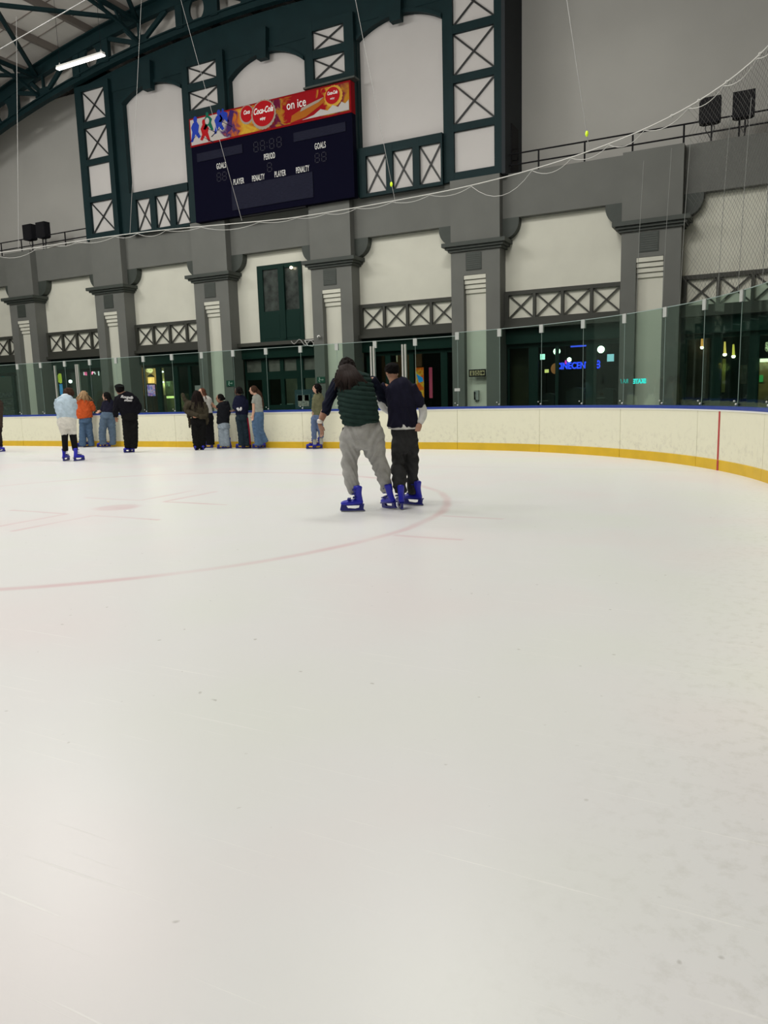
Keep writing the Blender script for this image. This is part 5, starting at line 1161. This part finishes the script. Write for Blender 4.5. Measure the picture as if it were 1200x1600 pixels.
# black outfit with cap
P, H = simple('person in black sweatshirt with white lettering, black cap and wide black trousers', c7, 5, (710, 735), None, [(700, 735, 225), (728, 733, 300)],
  [(665, 268, 34, 0), (672, 288, 64, 0), (682, 330, 78, 0), (698, 380, 76, 0), (710, 425, 68, 0), (714, 442, 62, 0)],
  [[(690, 450, 38, 0), (695, 540, 36, 0), (704, 640, 36, 0), (708, 692, 34, 0)], [(738, 450, 36, 0), (742, 540, 36, 0), (742, 640, 36, 0), (738, 695, 34, 0)]],
  [[(622, 305, 26, 0), (610, 360, 24, -.02), (604, 420, 22, -.05), (606, 455, 19, -.05)], [(740, 310, 30, 0), (768, 350, 28, .03), (785, 390, 24, .06), (768, 425, 18, .04)]],
  (634, 240, 32, 0), 110, (cloth('black_sweat', (.006, .006, .009)), cloth('black_trouser', (.007, .007, .007))), sk_m, [(606, 462, -.05, 612, 500, -.06, 1), (760, 428, .03, 745, 432, .03, -1)], [(638, 255, 20, 0), (655, 275, 24, 0)],
  pelvis=[(713, 425, 60, 0), (714, 475, 62, 0)], lname='wide_trousers', tname='sweatshirt')
haircap(P, H, hair_bk, 1.08, lift=.1); c, R_, f2, sd, up = H
m = MB(); ellipsoid(m, c+up*R_*.62, f2*R_*1.16, sd*R_*1.14, up*R_*.62); ellipsoid(m, c+up*R_*.55-f2*R_*.9, f2*R_*.75, sd*R_*.85, up*R_*.1); fused(m, 'cap', cloth('cap_black', (.008, .01, .01)), P.r, .01, 2)
# white script lettering on the back, wrapped just off the cloth
def back_text(P, s, size, x, y, b, tiltdeg, m, nm='lettering'):
    cu = bpy.data.curves.new('lettering', 'FONT'); cu.body = s; cu.size = size; cu.align_x = 'CENTER'; cu.align_y = 'CENTER'; cu.extrude = .004; cu.shear = .35; cu.offset = .004
    t = bpy.data.objects.new('t', cu); C.objects.link(t); me = bpy.data.meshes.new_from_object(t.evaluated_get(bpy.context.evaluated_depsgraph_get())); bpy.data.objects.remove(t)
    p = P.J(x, y, b); R3 = Matrix((P.a, Vector((0, 0, 1)), -P.n)).transposed().to_4x4(); R3.translation = p
    me.transform(R3 @ Matrix.Rotation(math.radians(tiltdeg), 4, 'Z')); me.materials.clear(); me.materials.append(m); o = bpy.data.objects.new(nm, me); C.objects.link(o); o.parent = P.r
mwt = mat('print_white_cloth', (.6, .6, .6), .7)
back_text(P, 'Roundb', .1, 690, 303, -.225, -8, mwt); back_text(P, 'x', .06, 694, 316, -.225, -8, mwt); back_text(P, 'STUDIO', .055, 700, 330, -.225, -4, mwt)
# sliver of a person at the left edge
P, H = simple('person in dark brown trousers cut off by the left edge of the frame', lambda x, y: (x, y), 1, (-8, 706), None, [(-14, 706, 20), (0, 706, 0)],
  [(-12, 622, 9, 0), (-12, 630, 15, 0), (-12, 650, 15, 0), (-10, 668, 13, 0)], [[(-15, 670, 7, 0), (-14, 702, 6, 0)], [(-6, 670, 7, 0), (-3, 685, 6, 0), (-1, 702, 5, 0)]],
  [[(-22, 634, 5, 0), (-24, 655, 4.5, 0), (-20, 668, 4, 0)], [(-2, 634, 5, 0), (-2, 645, 4.5, 0), (-3, 662, 4, 0)]], (-12, 612, 6.5, 0), 90, (cloth('brown_coat', (.05, .035, .028)), cloth('brown_trouser', (.02, .014, .013))), sk_l,
  [(-3, 664, 0, -2, 672, 0, 1)], [(-12, 614, 3.5, 0), (-12, 624, 4, 0)], pelvis=[(-10, 664, 12, 0), (-10, 674, 12, 0)])
haircap(P, H, hair_br, 1.12)
# brown jacket, long hair
P, H = simple('person with long dark hair in olive brown jacket and wide black trousers, back turned', c8, 4.286, (220, 614), None, [(205, 614, 250), (238, 613, 290)],
  [(205, 272, 22, 0), (205, 288, 46, 0), (208, 330, 54, 0), (214, 375, 52, 0), (218, 410, 50, 0)],
  [[(195, 430, 32, 0), (198, 500, 29, 0), (205, 570, 27, 0), (208, 600, 24, 0)], [(235, 430, 30, 0), (238, 500, 28, 0), (240, 570, 25, 0), (240, 600, 22, 0)]],
  [[(165, 300, 22, 0), (138, 315, 20, -.02), (135, 350, 19, -.03), (170, 370, 17, -.12), (210, 385, 14, -.2)], [(245, 300, 22, 0), (262, 345, 21, -.02), (258, 385, 19, -.06), (225, 392, 14, -.2)], [(258, 370, 20, .0), (268, 410, 17, .02), (270, 440, 12, .02)]],
  (205, 250, 24, 0), 95, (cloth('olive_brown', (.045, .038, .025)), cloth('black_wide', (.006, .006, .006))), sk_m, [(210, 388, -.2, 190, 395, -.2, -1)], [(205, 262, 14, 0), (205, 280, 16, 0)], pelvis=[(215, 405, 50, 0), (214, 440, 50, 0)], tname='jacket', lname='wide_trousers')
haircap(P, H, hair_dk, 1.2, drop=4.2, wrn=.01); strands(P, H, 40, .42, hair_dk, .012, .9, seed=9)
m = MB(); loft(m, P.ch([(135, 340, 20, -.02), (150, 380, 14, .03), (155, 430, 9, .05), (155, 465, 7, .05)], .5), P.a, 10); loft(m, P.ch([(150, 300, 16, .1), (125, 280, 15, .12), (112, 250, 12, .14), (106, 232, 8, .15)], .8), P.a, 10); fused(m, 'jacket_flap', cloth('olive_brown', (.045, .038, .025)), P.r, .012, 3, wr=.01)
# white tee, reddish hair
P, H = simple('person with reddish hair in white t-shirt, partly hidden behind the brown jacket', c8, 4.286, (300, 590), 17.15, [(306, 592, 330)],
  [(252, 258, 20, 0), (258, 272, 36, 0), (266, 310, 34, 0), (272, 350, 33, 0), (276, 372, 34, 0)],
  [[(268, 385, 26, 0), (274, 460, 23, 0), (282, 530, 22, 0), (290, 572, 20, 0)], [(290, 385, 26, 0), (294, 460, 23, 0), (302, 530, 21, 0), (306, 574, 19, 0)]],
  [[(230, 280, 15, 0), (222, 305, 14, 0)], [(284, 275, 16, 0), (296, 295, 14, .02)]],
  (236, 228, 21, 0), 215, (cloth('white_tee', (.55, .54, .5)), cloth('black_pin', (.012, .012, .014))), sk_l, [(322, 322, .03, 336, 335, .03, 1)], [(240, 240, 12, 0), (250, 262, 14, 0)], pelvis=[(278, 368, 33, 0), (280, 400, 35, 0)],
  sleeve_skin=[[(296, 290, 9, .02), (310, 308, 8, .03), (324, 324, 7, .03)], [(222, 300, 9, 0), (215, 340, 8, 0)]], tname='t_shirt')
haircap(P, H, hair_rd, 1.14, drop=2.6, back=.28); face_bits(P, H, None, lip); strands(P, H, 18, .2, hair_rd, .011, .9, seed=12)
# child in black hoodie
P, H = simple('smaller person in black hoodie and pale jeans, facing left, short dark bun', c8, 4.286, (390, 604), 17.1, [(375, 605, 185), (406, 604, 190)],
  [(378, 290, 22, 0), (380, 305, 36, 0), (380, 350, 40, 0), (380, 400, 42, 0), (380, 438, 42, 0)],
  [[(372, 450, 24, 0), (372, 520, 24, 0), (375, 560, 24, 0), (378, 584, 22, 0)], [(396, 450, 24, 0), (400, 520, 23, 0), (405, 560, 22, 0), (406, 584, 20, 0)]],
  [[(348, 318, 17, 0), (345, 335, 15, -.02)], [(408, 315, 20, 0), (412, 360, 19, 0), (406, 405, 16, -.03)]],
  (358, 268, 22, 0), 180, (cloth('black_hoodie', (.008, .009, .012)), cloth('pale_denim', (.26, .31, .36))), sk_m, [(325, 325, -.02, 312, 312, -.02, -1)], [(362, 278, 12, 0), (370, 296, 14, 0)], pelvis=[(383, 432, 38, 0), (384, 465, 42, 0)],
  sleeve_skin=[[(345, 335, 10, -.02), (326, 326, 8, -.02)]], tname='hoodie', lname='jeans')
haircap(P, H, hair_bk, 1.12); face_bits(P, H, None, lip); c, R_, f2, sd, up = H
m = MB(); ellipsoid(m, c-f2*R_*1.15-up*R_*.1, f2*R_*.5, sd*R_*.5, up*R_*.5); put(P, m, 'hair_bun', hair_bk)
m = MB(); loft(m, P.ch([(400, 295, 18, .0), (412, 318, 15, .02)], .9), P.a, 12); put(P, m, 'hood', cloth('black_hoodie', (.008, .009, .012)))
# navy sweatshirt, tracksuit with red stripe
P, H = simple('person in navy sweatshirt with white motif and track pants with red side stripe, leaning back', c8, 4.286, (510, 600), 17.15, [(500, 602, 185), (538, 602, 195)],
  [(490, 248, 20, 0), (492, 262, 38, 0), (498, 310, 44, 0), (505, 355, 42, 0), (506, 385, 40, 0)],
  [[(488, 395, 26, 0), (498, 470, 25, 0), (505, 540, 24, 0), (505, 580, 23, 0)], [(522, 395, 25, 0), (532, 470, 23, 0), (540, 540, 22, 0), (540, 580, 21, 0)]],
  [[(465, 280, 18, 0), (458, 325, 17, -.02), (478, 345, 14, -.1)], [(530, 280, 18, 0), (535, 330, 17, .0), (515, 350, 14, -.08)]],
  (482, 220, 22, 0), 175, (cloth('navy_sweat', (.008, .010, .028)), cloth('navy_track', (.014, .025, .035))), sk_d, [(455, 350, -.02, 435, 355, -.02, -1)], [(484, 232, 13, 0), (490, 255, 15, 0)], pelvis=[(506, 380, 40, 0), (506, 410, 43, 0)], tname='sweatshirt', lname='track_pants',
  sleeve_skin=[[(462, 345, 9, -.04), (452, 350, 8, -.02)]])
haircap(P, H, hair_bk, 1.14); face_bits(P, H, None, lip); c, R_, f2, sd, up = H; strands(P, H, 12, .08, hair_bk, .012, .8, seed=3)
m = MB(); loft(m, P.ch([(543, 400, 5, -.04), (553, 470, 5, -.04), (560, 540, 5, -.03), (562, 575, 5, -.03)], 3), P.a, 8); put(P, m, 'red_stripe', cloth('red_str', (.28, .01, .03)))
m = MB(); loft(m, P.ch([(476, 332, 8, -.2), (482, 344, 8, -.2), (492, 346, 8, -.2), (500, 338, 7, -.2), (498, 328, 6, -.2)], .5), P.a, 8); put(P, m, 'white_motif', mwt)
# grey tee, jeans, back foot lifted
P, H = simple('person with long brown ponytail in grey t-shirt and flared jeans, facing left, foot behind', c8, 4.286, (625, 600), 17.1, [(612, 602, 180), (668, 590, 215)],
  [(605, 240, 18, 0), (608, 255, 33, 0), (612, 300, 35, 0), (612, 340, 35, 0), (612, 366, 36, 0)],
  [[(612, 390, 34, 0), (602, 455, 29, 0), (612, 530, 25, 0), (618, 575, 29, 0)], [(622, 390, 32, 0), (625, 470, 27, .02), (645, 520, 22, .05), (662, 558, 24, .06)]],
  [[(588, 272, 15, -.04), (583, 300, 14, -.05)], [(632, 275, 16, .04), (636, 300, 14, .05)]],
  (582, 213, 22, 0), 178, (cloth('grey_tee', (.26, .27, .24)), cloth('denim_mid', (.075, .13, .22))), sk_l, [(578, 385, -.08, 577, 410, -.08, -1)], [(588, 225, 12, 0), (600, 248, 15, 0)], pelvis=[(615, 362, 36, 0), (617, 405, 38, 0)],
  sleeve_skin=[[(583, 295, 10, -.05), (584, 345, 9, -.07), (578, 388, 8, -.08)], [(636, 295, 10, .05), (640, 345, 8, .08)]], tname='t_shirt', lname='flared_jeans')
haircap(P, H, hair_br, 1.14); face_bits(P, H, None, lip); c, R_, f2, sd, up = H
m = MB(); loft(m, P.ch([(600, 205, 14, 0), (622, 235, 15, -.02), (636, 275, 13, -.02), (645, 315, 10, -.02), (645, 335, 5, -.02)], .8), P.a, 12); fused(m, 'ponytail', hair_br, P.r, .011, 2, wr=.008)
# olive cardigan
P, H = simple('person with curly dark hair in olive cardigan and blue jeans, standing alone against the boards', c8, 4.286, (1000, 602), 17.15, [(980, 604, 190), (1038, 602, 200)],
  [(1015, 232, 18, 0), (1016, 248, 32, 0), (1014, 300, 34, 0), (1010, 350, 34, 0), (1008, 388, 34, 0)],
  [[(990, 400, 22, 0), (988, 460, 20, 0), (990, 515, 18, 0), (992, 538, 17, 0)], [(1025, 400, 22, 0), (1030, 460, 20, 0), (1034, 510, 17, 0), (1036, 530, 16, 0)]],
  [[(992, 265, 15, -.03), (986, 310, 14, -.05), (984, 355, 13, -.05)], [(1040, 265, 16, .02), (1046, 310, 15, 0), (1040, 360, 14, -.02)]],
  (1002, 203, 21, 0), 200, (cloth('olive', (.125, .125, .07)), cloth('denim_b', (.1, .14, .24))), sk_l, [(985, 362, -.05, 988, 390, -.05, 1), (1040, 368, -.02, 1036, 395, -.03, -1)], [(1006, 215, 12, 0), (1012, 240, 14, 0)], pelvis=[(1008, 382, 34, 0), (1008, 410, 36, 0)],
  sleeve_skin=[[(992, 530, 10, 0), (994, 570, 10, 0)], [(1036, 525, 10, 0), (1038, 570, 10, 0)]], tname='cardigan', lname='jeans')
m = MB(); loft(m, P.ch([(992, 542, 12, 0), (994, 572, 13, 0)], 1), P.a, 10); loft(m, P.ch([(1036, 535, 12, 0), (1038, 570, 13, 0)], 1), P.a, 10); put(P, m, 'socks', cloth('sock', (.3, .3, .27)))
face_bits(P, H, None, lip); c, R_, f2, sd, up = H; m = MB(); rnd = random.Random(2)
ellipsoid(m, c+up*R_*.35-f2*R_*.3, f2*R_*1.2, sd*R_*1.35, up*R_*1.15)
for i in range(46):
    th = rnd.uniform(-2.1, 2.1); el = rnd.uniform(-.9, 1.3); d_ = (-f2*math.cos(th)+sd*math.sin(th))*math.cos(el)+up*math.sin(el); p_ = c-f2*R_*.3+up*R_*.05+d_*R_*1.35; rr = R_*rnd.uniform(.22, .36); ellipsoid(m, p_-up*R_*rnd.uniform(0, .7)*(el < .2), f2*rr, sd*rr, up*rr, 8, 6)
fused(m, 'curly_hair', hair_bk, P.r, .011, 1, wr=.012, wscale=(50, 50, 50))
